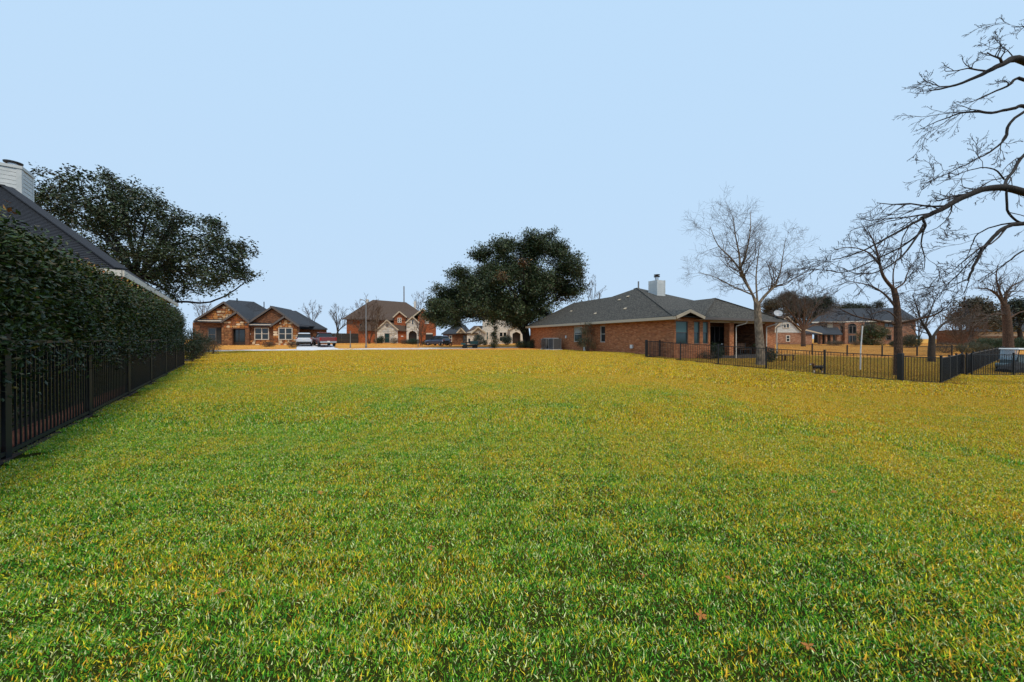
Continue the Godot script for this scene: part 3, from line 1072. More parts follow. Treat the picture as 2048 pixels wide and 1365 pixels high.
func build_brick_house() -> void:
	var ang := atan2(0.422, 0.906)
	var h := thing("brick_house", "single-storey red-orange brick house with weathered grey roof, white chimney and fenced back porch", "house", Vector3(11.05, 0, -23.8), ang)
	hroot = h
	var E := 2.62     # eave height
	# end wall with windows (along x = t), porch cut out
	var mb := MB.new()
	wall_boxes(mb, 0.0, 3.65, -0.7, E, 0.0, -0.25, [[0.15, 0.80, 1.35, 2.38], [1.95, 0.80, 2.55, 2.38], [2.88, 0.80, 3.45, 2.38]])
	part(mb, "wall", M.brick, h)
	mb = MB.new()
	wall_boxes(mb, 10.3, 11.6, -0.7, E, 0.0, -0.25, [])
	part(mb, "wall", M.brick, h)
	# porch: back wall, side walls, floor, in darker materials standing in for shade
	mb = MB.new()
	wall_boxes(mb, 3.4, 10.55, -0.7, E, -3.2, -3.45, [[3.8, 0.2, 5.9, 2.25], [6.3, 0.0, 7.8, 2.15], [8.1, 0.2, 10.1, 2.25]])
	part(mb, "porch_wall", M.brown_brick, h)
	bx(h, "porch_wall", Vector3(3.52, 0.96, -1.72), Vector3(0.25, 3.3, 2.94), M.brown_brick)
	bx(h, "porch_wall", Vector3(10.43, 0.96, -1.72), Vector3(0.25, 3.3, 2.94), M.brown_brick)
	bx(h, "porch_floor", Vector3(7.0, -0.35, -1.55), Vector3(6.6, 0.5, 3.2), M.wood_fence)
	bx(h, "porch_ceiling", Vector3(7.0, E - 0.02, -1.55), Vector3(6.8, 0.06, 3.2), M.cream_trim)
	window3(h, 3.8, 0.2, 5.9, 2.25, -3.3, M.grey_trim, 3, 1, M.glass)  # windows and door made wide and dark to deepen the porch shade
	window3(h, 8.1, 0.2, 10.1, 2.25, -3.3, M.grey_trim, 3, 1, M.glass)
	var dr := bx(h, "porch_door_or_shade", Vector3(7.05, 1.07, -3.32), Vector3(1.5, 2.15, 0.06), M.dark_door)
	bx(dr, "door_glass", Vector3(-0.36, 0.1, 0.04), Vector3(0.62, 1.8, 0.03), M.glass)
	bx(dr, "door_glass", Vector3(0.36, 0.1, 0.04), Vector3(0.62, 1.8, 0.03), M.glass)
	bx(h, "porch_beam", Vector3(7.0, E - 0.14, -0.16), Vector3(6.66, 0.26, 0.3), M.cream_trim)
	bx(h, "porch_column", Vector3(6.1, 0.9, -0.22), Vector3(0.52, 3.1, 0.42), M.brick)
	# side wall along -z
	mb = MB.new()
	var sw := [[7.1, 0.85, 7.8, 2.3], [10.4, 0.85, 11.8, 2.35]]
	wall_boxes(mb, 0.26, 20.9, -0.7, E, 0.0, -0.25, sw)
	var side := part(mb, "side_wall", M.brick, h)
	side.transform = Transform3D(Basis(Vector3(0, 0, -1), Vector3.UP, Vector3(-1, 0, 0)), Vector3.ZERO)
	bx(h, "rear_wall", Vector3(5.8, 0.96, -20.78), Vector3(11.6, 3.3, 0.25), M.brick)
	bx(h, "side_wall", Vector3(11.47, 0.96, -10.4), Vector3(0.25, 3.3, 20.3), M.brick)
	# windows
	for w in [[0.15, 1.35], [1.95, 2.55], [2.88, 3.45]]:
		var o := window3(h, w[0], 0.80, w[1], 2.38, -0.12, M.grey_trim, 1, 2, M.glass_teal, 0.05)
		bx(o, "blind", Vector3((w[0] + w[1]) / 2, 1.98, -0.09), Vector3(w[1] - w[0] - 0.12, 0.74, 0.006), mat(lin(0.09, 0.19, 0.19), 0.4))
	for w in sw:
		var o := window3(h, w[0], w[1], w[2], w[3], -0.14, M.white_trim, 1, 2, M.glass_teal if w[0] > 9.0 else M.dark, 0.06)
		o.transform = side.transform
		if w[0] > 9.0:
			bx(o, "blind", Vector3((w[0] + w[2]) / 2, 2.0, -0.11), Vector3(w[2] - w[0] - 0.14, 0.58, 0.008), M.blind)
	# roofs: s = -z, t = x
	var rm: Material = M.shingle_grey
	var far := roof_hip(h, -0.5, 9.0, 9.0, 21.4, 4.0, 4.0, 10.0, 17.6, E, 5.40, rm, [])
	var mid := roof_hip(h, -0.52, 12.1, -0.5, 21.2, 5.0, 5.2, 8.4, 9.0, E + 0.012, 6.03, rm, [0, 4])
	roof_hip(h, 2.0, 12.14, -0.56, 9.0, 6.5, 6.5, 1.7, 7.5, E + 0.024, 4.42, rm, [0, 1])
	# small gable over the corner window
	var gl := Vector3(-0.55, E - 0.05, 0.62)
	var ga := Vector3(0.75, E + 0.42, 0.62)
	var gr := Vector3(2.2, E - 0.02, 0.62)
	var bk := Vector3(0, 0, -3.0)
	for e in [[gl, ga], [ga, gr]]:
		var rf := roof3("gable_roof", [e[0] + Vector3(0, 0.12, 0), e[1] + Vector3(0, 0.12, 0), e[1] + bk + Vector3(0, 0.12, 0), e[0] + bk + Vector3(0, 0.12, 0)], rm, h, 0.1)
		var rb := MB.new()
		rb.bar(e[0] + Vector3(0, 0, 0.02), e[1] + Vector3(0, 0, 0.02), 0.05, 0.2)
		part(rb, "rake_board", M.cream_trim, rf)
	var gm := MB.new()
	poly_solid([Vector3(-0.1, E - 0.02, 0.0), Vector3(1.75, E - 0.02, 0.0), Vector3(0.75, E + 0.34, 0.0)], 0.2, gm)
	part(gm, "gable_wall", M.brick, h)
	# fascia boards and gutters
	bx(h, "fascia", Vector3(-0.58, E - 0.07, -10.2), Vector3(0.05, 0.2, 21.6), M.cream_trim)
	bx(h, "soffit", Vector3(-0.27, E - 0.16, -10.2), Vector3(0.5, 0.03, 21.4), M.cream_trim)
	bx(h, "fascia", Vector3(7.1, E - 0.05, 0.62), Vector3(10.0, 0.16, 0.05), M.grey_trim)
	bx(h, "soffit", Vector3(7.0, E - 0.12, 0.3), Vector3(9.9, 0.03, 0.56), M.cream_trim)
	for x in [6.5, 10.35, 11.75]:
		var dm := MB.new()
		dm.tube([Vector3(x + 0.5, E - 0.12, 0.58), Vector3(x + 0.45, E - 0.3, 0.5), Vector3(x, E - 0.5, 0.08), Vector3(x, E - 0.7, 0.06), Vector3(x, -0.45, 0.06)], [0.045, 0.045, 0.045, 0.045, 0.045], 6)
		part(dm, "downspout", M.white_trim, h)
	# chimney, vents, flues
	var c := bx(h, "chimney", Vector3(5.0, 5.2, -6.1), Vector3(0.92, 2.3, 0.92), M.white_siding)
	for k in 7:
		bx(c, "siding_board", Vector3(0, -0.35 + k * 0.2, 0), Vector3(0.955, 0.185, 0.955), M.white_siding)
	for sx in [-1, 1]:
		for sz in [-1, 1]:
			bx(c, "corner_board", Vector3(sx * 0.465, 0.22, sz * 0.465), Vector3(0.07, 1.9, 0.07), M.white_siding)
	var cm := MB.new()
	cm.lathe(Vector3(0, 1.15, 0), [[0.16, 0.0], [0.16, 0.42], [0.0, 0.42]], 12)
	part(cm, "flue", M.chrome, c)
	cm = MB.new()
	cm.lathe(Vector3(0, 1.5, 0), [[0.0, 0.0], [0.26, 0.0], [0.26, 0.08], [0.0, 0.1]], 12)
	part(cm, "flue_cap", M.dark, c)
	cm = MB.new()
	cm.lathe(Vector3(0, 1.66, 0), [[0.0, 0.0], [0.26, 0.0], [0.26, 0.06], [0.0, 0.1]], 12)
	part(cm, "flue_cap", M.dark, c)
	for p in [[4.9, 5.62, -8.2, 1.0], [4.0, 5.25, -12.8, 0.75]]:
		var vm := MB.new()
		vm.tube([Vector3(p[0], p[1] - 0.2, p[2]), Vector3(p[0], p[1] + p[3], p[2])], [0.07, 0.07], 7)
		part(vm, "vent_pipe", M.pole, h)
	for p in [[0.9, -9.6], [1.2, -6.0], [2.9, -8.6], [3.3, -7.9], [1.9, -15.0]]:
		var y: float = E + 0.64 * (p[0] + 0.5)
		var o := bx(h, "roof_vent", Vector3(p[0], y + 0.02, p[1]), Vector3(0.2, 0.06, 0.24), M.cream_trim)
		o.rotation.z = 0.55
	# boxes on the side wall
	bx(h, "meter_box", Vector3(-0.08, 0.55, -3.9), Vector3(0.14, 0.28, 0.22), M.plaque)
	bx(h, "utility_box", Vector3(-0.08, 0.18, -9.9), Vector3(0.14, 0.42, 0.2), M.plaque)
	bx(h, "wall_lamp", Vector3(-0.08, 1.35, -13.0), Vector3(0.12, 0.28, 0.16), M.plaque)
	# satellite dish at the far corner of the porch roof
	var dish := thing("satellite_dish", "pale grey satellite dish on the porch roof corner of the brick house", "dish", h.transform * Vector3(11.0, E + 0.06, 0.25))
	var sm := MB.new()
	sm.tube([Vector3(0, 0.08, 0), Vector3(0.1, 0.3, 0), Vector3(0.25, 0.42, 0)], [0.03, 0.03, 0.03], 6)
	part(sm, "mount", M.pole, dish)
	sm = MB.new()
	var prof := []
	for k in 6:
		prof.append([0.30 * k / 5.0, 0.08 * pow(k / 5.0, 2.0)])
	prof.append([0.285, 0.065])
	prof.append([0.0, -0.02])
	sm.lathe(Vector3(0.3, 0.5, 0.02), prof, 20, Basis(Quaternion(Vector3.UP, Vector3(-0.25, 0.55, 0.8).normalized())))
	part(sm, "reflector", mat(lin(0.42, 0.43, 0.45), 0.5), dish)
	sm = MB.new()
	sm.tube([Vector3(0.3, 0.4, 0.1), Vector3(0.45, 0.45, 0.5)], [0.015, 0.015], 5)
	sm.box(Vector3(0.46, 0.46, 0.52), Vector3(0.09, 0.06, 0.12))
	part(sm, "feed_arm", M.pole, dish)

func roof_hip(parent: Node, t0: float, t1: float, s0: float, s1: float, rt0: float, rt1: float, rs0: float, rs1: float, ye: float, yr: float, m: Material, caps: Array) -> MeshInstance3D:
	var a := Vector3(t0, ye, -s0)
	var b := Vector3(t1, ye, -s0)
	var c := Vector3(t1, ye, -s1)
	var d := Vector3(t0, ye, -s1)
	var e := Vector3(rt0, yr, -rs0)
	var f := Vector3(rt1, yr, -rs1)
	var mb := MB.new()
	mb.tri(a, b, e)
	mb.quad(b, c, f, e)
	mb.tri(c, d, f)
	mb.quad(d, a, e, f)
	mb.quad(a, d, c, b)
	var o := part(mb, "roof", m, parent)
	# ridge and hip caps
	var cap := MB.new()
	var edge := [[a, e], [b, e], [c, f], [d, f], [e, f]]
	for k in caps:
		cap.bar(edge[k][0], edge[k][1], 0.24, 0.03)
	if caps.size() > 0:
		part(cap, "ridge_cap", m, o)
	return o

# ------------------------------------------------------------------ near house on the left, behind the hedge
func build_near_house() -> void:
	# local x = away along the fence, local z = right towards the lot; origin on the ground under the near right eave corner
	var o := Vector3(-11.7, 0.0, -10.5)
	var h := thing("hedged_house", "house with dark shingled hip roof and white chimney behind the tall hedge", "house", o)
	var dx := Vector3(-0.62, 0, -0.785).normalized()
	h.transform = Transform3D(Basis(dx, Vector3.UP, dx.cross(Vector3.UP)), o)
	var sg := 1.0
	var D := 12.7
	var W := 20.0
	var U := 3.97
	var E := EYE + 2.05
	var R := E + 3.55
	# walls
	bx(h, "wall", Vector3(D / 2, (E - 0.1) / 2, -0.6), Vector3(D - 1.2, E - 0.1, 0.25), M.brown_brick)
	bx(h, "wall", Vector3(0.6, (E - 0.1) / 2, -W / 2), Vector3(0.25, E - 0.1, W - 1.5), M.brown_brick)
	bx(h, "wall", Vector3(D - 0.6, (E - 0.1) / 2, -W / 2), Vector3(0.25, E - 0.1, W - 1.5), M.brown_brick)
	# roof: near corner a, far corner b, ridge from e running left
	var a := Vector3(0, E, 0)
	var b := Vector3(D, E, 0)
	var c := Vector3(D, E, -W)
	var d := Vector3(0, E, -W)
	var e := Vector3(D / 2, R, -U)
	var f := Vector3(D / 2, R, -W)
	var rb := MB.new()
	rb.tri(a, b, e)
	rb.quad(b, c, f, e)
	rb.quad(d, a, e, f)
	rb.quad(a, d, c, b)
	rb.tri(c, d, f)
	var rf := part(rb, "roof", M.shingle_near, h)
	# shingle courses on the slope towards the camera: overlapping strips with a proud lower edge
	var n := 50
	var nrm := Vector3(-(R - E), D / 2, 0).normalized()
	for k in n:
		var t0 := float(k) / n
		var t1 := minf((k + 1.25) / n, 1.0)
		var p0 := d.lerp(f, t0)
		var p1 := a.lerp(e, t0)
		var p2 := a.lerp(e, t1)
		var p3 := d.lerp(f, t1)
		var lo := nrm * 0.036
		var hi := nrm * 0.012
		var mb := MB.new()
		mb.quad(p0 + lo, p1 + lo, p2 + hi, p3 + hi)
		mb.quad(p0, p1, p1 + lo, p0 + lo)
		mb.tri(p1, p2, p2 + hi)
		mb.tri(p1, p2 + hi, p1 + lo)
		part(mb, "shingle_course", M.shingle_near, rf)
	var cap := MB.new()
	cap.bar(a + nrm * 0.05, e + nrm * 0.05, 0.28, 0.04)
	part(cap, "hip_cap", M.shingle_near, rf)
	cap = MB.new()
	cap.bar(e + nrm * 0.04, f + nrm * 0.04, 0.3, 0.05)
	part(cap, "ridge_cap", M.shingle_near, rf)
	var fm := MB.new()
	fm.bar(a + Vector3(0, -0.09, 0.03), b + Vector3(0, -0.09, 0.03), 0.05, 0.18)
	part(fm, "fascia", M.white_trim, h)
	fm = MB.new()
	fm.bar(a + Vector3(-0.03, -0.09, 0), d + Vector3(-0.03, -0.09, 0), 0.05, 0.18)
	part(fm, "fascia", M.white_trim, h)
	# chimney: near right corner at pixel 43
	var inv := h.transform.affine_inverse()
	var q := inv * V(44, 500, 16.0)
	var top := EYE + 7.80
	var cw := 1.21
	var cd := 2.0
	var cz := q.z - sg * cd / 2
	var cx := q.x + cw / 2
	var ch := bx(h, "chimney", Vector3(cx, top - 2.2, cz), Vector3(cw, 4.4, cd), M.white_siding)
	for k in 16:
		var bm := MB.new()
		var y0 := 2.13 - (k + 1) * 0.185
		for s in [-1, 1]:
			bm.box(Vector3(0, y0 + 0.085, s * (cd / 2 + 0.008)), Vector3(cw - 0.22, 0.172, 0.02), Basis(Vector3.RIGHT, s * -0.05))
			bm.box(Vector3(s * (cw / 2 + 0.008), y0 + 0.085, 0), Vector3(0.02, 0.172, cd - 0.22), Basis(Vector3.BACK, s * 0.05))
		part(bm, "siding_board", M.white_siding, ch)
	for sx in [-1, 1]:
		for sz in [-1, 1]:
			bx(ch, "corner_board", Vector3(sx * (cw / 2 - 0.045), 0.0, sz * (cd / 2 - 0.045)), Vector3(0.15, 4.36, 0.15), M.white_siding)
	bx(ch, "crown_board", Vector3(0, 2.2, 0), Vector3(cw + 0.12, 0.13, cd + 0.12), M.white_siding)
	var fl := MB.new()
	var fc := inv * V(29, 500, 16.35)
	var fp := Vector3(fc.x - cx, 2.26, fc.z - cz)
	fl.lathe(fp, [[0.16, -0.05], [0.16, 0.36], [0.0, 0.36]], 14)
	part(fl, "flue", M.chrome, ch)
	fl = MB.new()
	fl.lathe(fp + Vector3(0, 0.06, 0), [[0.0, 0.0], [0.28, 0.0], [0.29, 0.05], [0.0, 0.07]], 18)
	part(fl, "flue_cap", M.dark, ch)
	fl = MB.new()
	fl.lathe(fp + Vector3(0, 0.30, 0), [[0.0, 0.0], [0.28, 0.0], [0.29, 0.06], [0.0, 0.12]], 18)
	part(fl, "flue_cap", M.dark, ch)

# ------------------------------------------------------------------ fences
func metal_fence(label: String, pts: Array, height: float, gap: float, post: float, pick: float, caps := true) -> Node3D:
	var at: Vector3 = pts[0]
	var f := thing("metal_fence", label, "fence", at)
	var rail_b := {}
	for i in pts.size():
		var p: Vector3 = pts[i] - at
		bx(f, "post", p + Vector3(0, height / 2 - 0.03, 0), Vector3(post, height + 0.16, post), M.black_metal, 0.3)
		if caps:
			bx(f, "post_cap", p + Vector3(0, height + 0.06, 0), Vector3(post + 0.016, 0.03, post + 0.016), M.black_metal, 0.3)
		if i == pts.size() - 1:
			continue
		var q: Vector3 = pts[i + 1] - at
		var yaw := atan2(-(q - p).z, (q - p).x)
		for y in [height - 0.03, 0.06]:
			var mb := MB.new()
			mb.bar(p + Vector3(0, y, 0), q + Vector3(0, y, 0), 0.026, 0.036)
			part(mb, "rail", M.black_metal, f)
		var n := int(round(Vector2(p.x - q.x, p.z - q.z).length() / gap))
		for k in range(1, n):
			var m := p.lerp(q, float(k) / n)
			bx(f, "picket", m + Vector3(0, height / 2, 0), Vector3(pick, height - 0.04, pick), M.black_metal, yaw)
	return f

func build_left_fence() -> void:
	var pts := []
	for k in range(-1, 7):
		var x := -4.88 - 0.62 * 2.44 * k
		var z := 3.36 + 0.785 * 2.44 * k
		pts.append(Vector3(x, gnd(x, z), -z))
	metal_fence("black metal picket fence in front of the tall leafy hedge", pts, 1.16, 0.106, 0.055, 0.0145)
	# brick edging laid behind the fence
	var e := thing("brick_edging", "low terracotta brick edging along the foot of the hedge", "edging", pts[0])
	for k in 92:
		var t := -2.44 + k * 0.2
		var x := -4.88 - 0.62 * t - 0.785 * 0.16
		var z := 3.36 + 0.785 * t - 0.62 * 0.16
		var y := gnd(x, z)
		var o := bx(e, "brick", Vector3(x, y + 0.055 + rng.randf_range(-0.008, 0.008), -z) - pts[0], Vector3(0.19, 0.16, 0.09), M.edging, atan2(0.785, -0.62) + rng.randf_range(-0.03, 0.03))
		o.name = "brick"

func build_hedge() -> void:
	var root := thing("hedge", "tall dense dark green hedge behind the left metal fence", "hedge", Vector3(-4.88 - 0.785 * 0.75, 0, -(3.36 - 0.62 * 0.75)))
	var cols := [Color(0.026, 0.052, 0.014), Color(0.036, 0.070, 0.018), Color(0.018, 0.034, 0.012), Color(0.062, 0.090, 0.022), Color(0.030, 0.048, 0.016), Color(0.075, 0.060, 0.022)]
	var meshes := [leaf_cluster(0.17, 38, 0.054, cols, 71), leaf_cluster(0.17, 38, 0.054, cols, 72)]
	var tip := leaf_cluster(0.13, 22, 0.062, [Color(0.26, 0.24, 0.04), Color(0.34, 0.18, 0.04), Color(0.16, 0.22, 0.04), Color(0.38, 0.13, 0.04)], 73)
	var xf := [[], []]
	var tx := []
	var sm := MB.new()
	var t := -3.4
	while t < 15.0:
		var hgt := 2.35 + 0.16 * noise.get_noise_2d(t * 40.0, 3.0) + 0.08 * noise.get_noise_2d(t * 150.0, 9.0)
		if t > 13.6:
			hgt -= (t - 13.6) * 0.12
		var dens := 80 if t < 6.0 else 60
		for k in dens:
			var y := hgt * pow(rng.randf(), 0.8)
			var u := pow(rng.randf(), 2.2)
			var front := -0.05 + 0.07 * noise.get_noise_3d(t * 70.0, y * 70.0, 0.0) - 0.28 * smoothstep(1.0, 0.25, y) - 0.12 * smoothstep(hgt - 0.4, hgt, y)
			var p := front - u * 0.9
			# sparse foot of the hedge
			var keep := smoothstep(-0.2, 0.85, y + 0.45 * noise.get_noise_2d(t * 60.0, 40.0))
			if rng.randf() > keep:
				continue
			var tt := t + rng.randf() * 0.12
			var x := -4.88 - 0.62 * tt + 0.785 * p
			var z := 3.36 + 0.785 * tt + 0.62 * p
			xf[rng.randi() % 2].append(Transform3D(Basis.from_euler(Vector3(rng.randf_range(-0.6, 0.6), rng.randf() * TAU, rng.randf_range(-0.6, 0.6))).scaled(Vector3.ONE * rng.randf_range(0.75, 1.2)), Vector3(x, y, -z) - root.position))
		if rng.randf() < 0.8:
			var p := -0.12 - rng.randf() * 0.5
			var x := -4.88 - 0.62 * t + 0.785 * p
			var z := 3.36 + 0.785 * t + 0.62 * p
			if noise.get_noise_2d(t * 60.0, 77.0) > -0.05:
				tx.append(Transform3D(Basis.from_euler(Vector3(0, rng.randf() * TAU, 0)), Vector3(x, hgt + rng.randf_range(0.0, 0.10), -z) - root.position))
		t += 0.12
	t = -3.2
	while t < 14.8:
		for k in 3:
			var p := -0.55 - rng.randf() * 0.5
			var x := -4.88 - 0.62 * t + 0.785 * p
			var z := 3.36 + 0.785 * t + 0.62 * p
			var b := Vector3(x, -0.05, -z) - root.position
			var e := b + Vector3(rng.randf_range(-0.45, 0.45), rng.randf_range(1.2, 2.1), rng.randf_range(-0.45, 0.45))
			limb(sm, [b, b.lerp(e, 0.4) + rdir() * 0.1, b.lerp(e, 0.75) + rdir() * 0.12, e], rng.randf_range(0.012, 0.03), 0.005, 5)
			for j in 5:
				var q := b.lerp(e, rng.randf_range(0.08, 0.9))
				var q2 := q + rdir() * 0.32 + Vector3(0, 0.12, 0)
				limb(sm, [q, q.lerp(q2, 0.5) + rdir() * 0.04, q2], 0.005, 0.002, 3)
		t += rng.randf_range(0.3, 0.5)
	part(sm, "stem", M.twig_brown, root)
	for i in 2:
		var tint := []
		for k in xf[i].size():
			var q := rng.randf()
			tint.append(Color(2.4, 1.5, 0.9) if q < 0.035 else (Color(1.8, 1.7, 0.9) if q < 0.13 else Color(1, 1, 1) * rng.randf_range(0.8, 1.35)))
		many(meshes[i], "foliage", M.leaf, xf[i], tint, root)
	many(tip, "new_growth", M.leaf, tx, [], root)

# ------------------------------------------------------------------ trees
func LP(z: float, list: Array) -> Array:      # pixels with a depth offset -> world points
	var out := []
	for p in list:
		out.append(V(p[0], p[1], z + (p[2] if p.size() > 2 else 0.0)))
	return out

func build_leafy_trees() -> void:
	var dk := [Color(0.040, 0.070, 0.026), Color(0.056, 0.092, 0.030), Color(0.034, 0.054, 0.024), Color(0.080, 0.105, 0.038), Color(0.070, 0.066, 0.030)]
	var om := [leaf_cluster(0.46, 26, 0.21, dk, 81), leaf_cluster(0.46, 26, 0.21, dk, 82)]
	var z := 27.0
	var cl := []
	for c in [[108, 388, 46, 1], [165, 382, 46, -2], [222, 384, 42, 2], [252, 415, 52, -1], [302, 418, 46, 1], [150, 432, 50, 2], [205, 452, 55, -2], [272, 468, 58, 2], [342, 446, 38, -1], [382, 470, 46, 2], [425, 458, 30, 0], [330, 512, 58, -2], [400, 522, 58, 0], [442, 500, 46, -1], [470, 535, 40, 1], [432, 558, 36, -2], [380, 562, 42, 2], [312, 562, 48, 1], [262, 522, 50, 0], [215, 505, 48, 2], [484, 502, 24, 0], [488, 556, 20, 0], [225, 358, 16, 0], [350, 588, 20, 0], [120, 470, 40, 1]]:
		cl.append(c)
	leafy_tree("oak_tree", "big loose-crowned dark evergreen tree behind the house with the white chimney", G(270, z), z, V(275, 560, z), 0.42, cl, 27.0, om, M.leaf_oak, M.bark_dark, "",
		[{"p": LP(z, [[290, 590], [330, 603], [365, 604], [410, 606], [450, 592], [488, 568]]), "r0": 0.12, "r1": 0.04},
		{"p": LP(z, [[275, 565], [300, 520], [330, 480], [345, 440]]), "r0": 0.2, "r1": 0.05},
		{"p": LP(z, [[270, 560], [245, 500], [200, 440], [160, 380]]), "r0": 0.2, "r1": 0.05},
		{"p": LP(z, [[280, 560], [340, 530], [400, 500], [440, 470]]), "r0": 0.16, "r1": 0.04}], 0.60)
	z = 46.0
	var dm := [leaf_cluster(0.7, 40, 0.24, dk, 83, 0.6), leaf_cluster(0.7, 40, 0.24, dk, 84, 0.6)]
	var red := Color(2.4, 0.9, 0.7)
	cl = [[960, 508, 24, 0], [1000, 500, 28, -2], [1022, 490, 24, 2], [1074, 490, 28, -1], [1100, 486, 27, 2], [1120, 512, 34, 0], [1142, 532, 28, -2], [1158, 548, 17, 1], [1152, 572, 22, 0], [1128, 590, 28, 2], [1090, 560, 42, -3], [1050, 540, 42, 3], [1010, 542, 38, -3], [970, 552, 38, 3], [932, 562, 32, -1], [916, 548, 19, 0], [892, 588, 24, 1], [882, 610, 25, -1], [862, 614, 14, 0], [902, 626, 28, -2], [930, 612, 38, 2], [980, 602, 42, -4], [1030, 602, 42, 2], [1006, 618, 30, 1], [1078, 600, 34, -2], [945, 630, 20, 0], [1030, 640, 18, -2], [1056, 636, 18, 1], [1092, 630, 18, 0], [870, 634, 20, 1], [1120, 560, 34, 3], [1060, 505, 34, 0], [1048, 528, 7, -6, red], [1005, 552, 8, -7, red], [880, 640, 18, -2], [910, 645, 18, 1], [862, 628, 16, 0], [1040, 625, 30, -3], [1080, 575, 34, 0], [1000, 575, 34, -4], [950, 590, 34, -3], [905, 600, 28, 2]]
	leafy_tree("oak_tree", "broad dense dark green oak spreading over the corner of the brick house", G(1056, z), z, V(1050, 652, z), 0.55, cl, 34.0, dm, M.leaf_oak, M.bark_dark, "",
		[{"p": LP(z, [[1056, 690], [1066, 668], [1078, 640], [1090, 610]]), "r0": 0.3, "r1": 0.08},
		{"p": LP(z, [[1050, 670], [1030, 645], [1000, 630], [950, 625]]), "r0": 0.28, "r1": 0.06},
		{"p": LP(z, [[880, 640], [875, 650], [868, 656], [858, 660]]), "r0": 0.06, "r1": 0.02}], 0.98)
	# evergreens far right
	var fm := [leaf_cluster(1.0, 40, 0.32, [Color(0.035, 0.05, 0.026), Color(0.05, 0.062, 0.03), Color(0.03, 0.04, 0.026)], 85, 0.6)]
	var fb := [leaf_cluster(1.0, 40, 0.30, [Color(0.075, 0.06, 0.035), Color(0.06, 0.056, 0.03), Color(0.09, 0.065, 0.04)], 86, 0.6)]
	var g1 := "evergreens behind the far right houses"
	z = 98.0
	leafy_tree("cedar_tree", "dull olive evergreen rising behind the white gable house", G(1575, z), z, V(1575, 640, z), 0.4, [[1540, 610, 20, 0], [1562, 600, 20, 0], [1585, 600, 20, 2], [1600, 612, 22, -1], [1560, 630, 28, 0], [1598, 636, 26, 1]], 18.0, fb, M.leaf_oak, M.bark_dark, g1)
	leafy_tree("cedar_tree", "dark green evergreen between the white gable house and the brick mansion", G(1632, z), z, V(1632, 645, z), 0.4, [[1622, 606, 16, 0], [1640, 602, 15, 1], [1654, 606, 14, 0], [1630, 622, 22, 0], [1655, 624, 20, -1], [1638, 645, 26, 0], [1668, 614, 9, 0]], 18.0, fm, M.leaf_oak, M.bark_dark, g1)
	leafy_tree("cedar_tree", "row-end dark evergreen showing over the ridge of the brick mansion", G(1700, 112.0), 112.0, V(1700, 640, 112.0), 0.4, [[1686, 616, 9, 0], [1700, 612, 9, 1], [1716, 614, 10, 0], [1735, 616, 9, 0], [1755, 612, 10, 0], [1700, 630, 18, 0], [1740, 632, 18, 0]], 18.0, fm, M.leaf_oak, M.bark_dark, g1)
	leafy_tree("cedar_tree", "rounded olive evergreen behind the reddish thicket", G(1945, 58.0), 58.0, V(1945, 660, 58.0), 0.3, [[1935, 612, 14, 0], [1955, 608, 14, 0], [1970, 618, 12, 1], [1940, 635, 24, 0], [1970, 640, 22, 0], [1915, 640, 16, 0]], 26.0, fb, M.leaf_oak, M.bark_dark, g1)
	leafy_tree("cedar_tree", "dark spreading evergreen behind the thick bare trunk by the clipped hedge", G(2040, 58.0), 58.0, V(2040, 660, 58.0), 0.3, [[2030, 612, 14, 0], [2050, 606, 16, 0], [2045, 630, 20, 0], [1992, 628, 14, 1], [2070, 620, 22, 0], [2010, 650, 16, 1]], 22.0, fm, M.leaf_oak, M.bark_dark, g1)
	leafy_tree("juniper_tree", "bushy green conifer standing in front of the brick mansion", G(1745, 66.0), 66.0, V(1745, 680, 66.0), 0.15, [[1742, 655, 12, 0], [1735, 668, 15, 0], [1755, 668, 14, 0], [1745, 682, 18, 0], [1768, 660, 8, 0]], 60.0, [leaf_cluster(0.5, 30, 0.18, [Color(0.045, 0.085, 0.022), Color(0.06, 0.10, 0.03), Color(0.09, 0.075, 0.03)], 87)], M.leaf_oak, M.bark_dark)
	leafy_tree("small_tree", "slim dark evergreen sapling beside the street in front of the white house", G(989, 43.0), 43.0, V(989, 690, 43.0), 0.07, [[989, 690, 9, 0], [990, 680, 10, 0], [988, 668, 9, 0], [990, 655, 7, 0], [990, 643, 6, 0], [985, 692, 6, 0]], 120.0, [leaf_cluster(0.3, 30, 0.1, dk, 88)], M.leaf_oak, M.bark_dark)

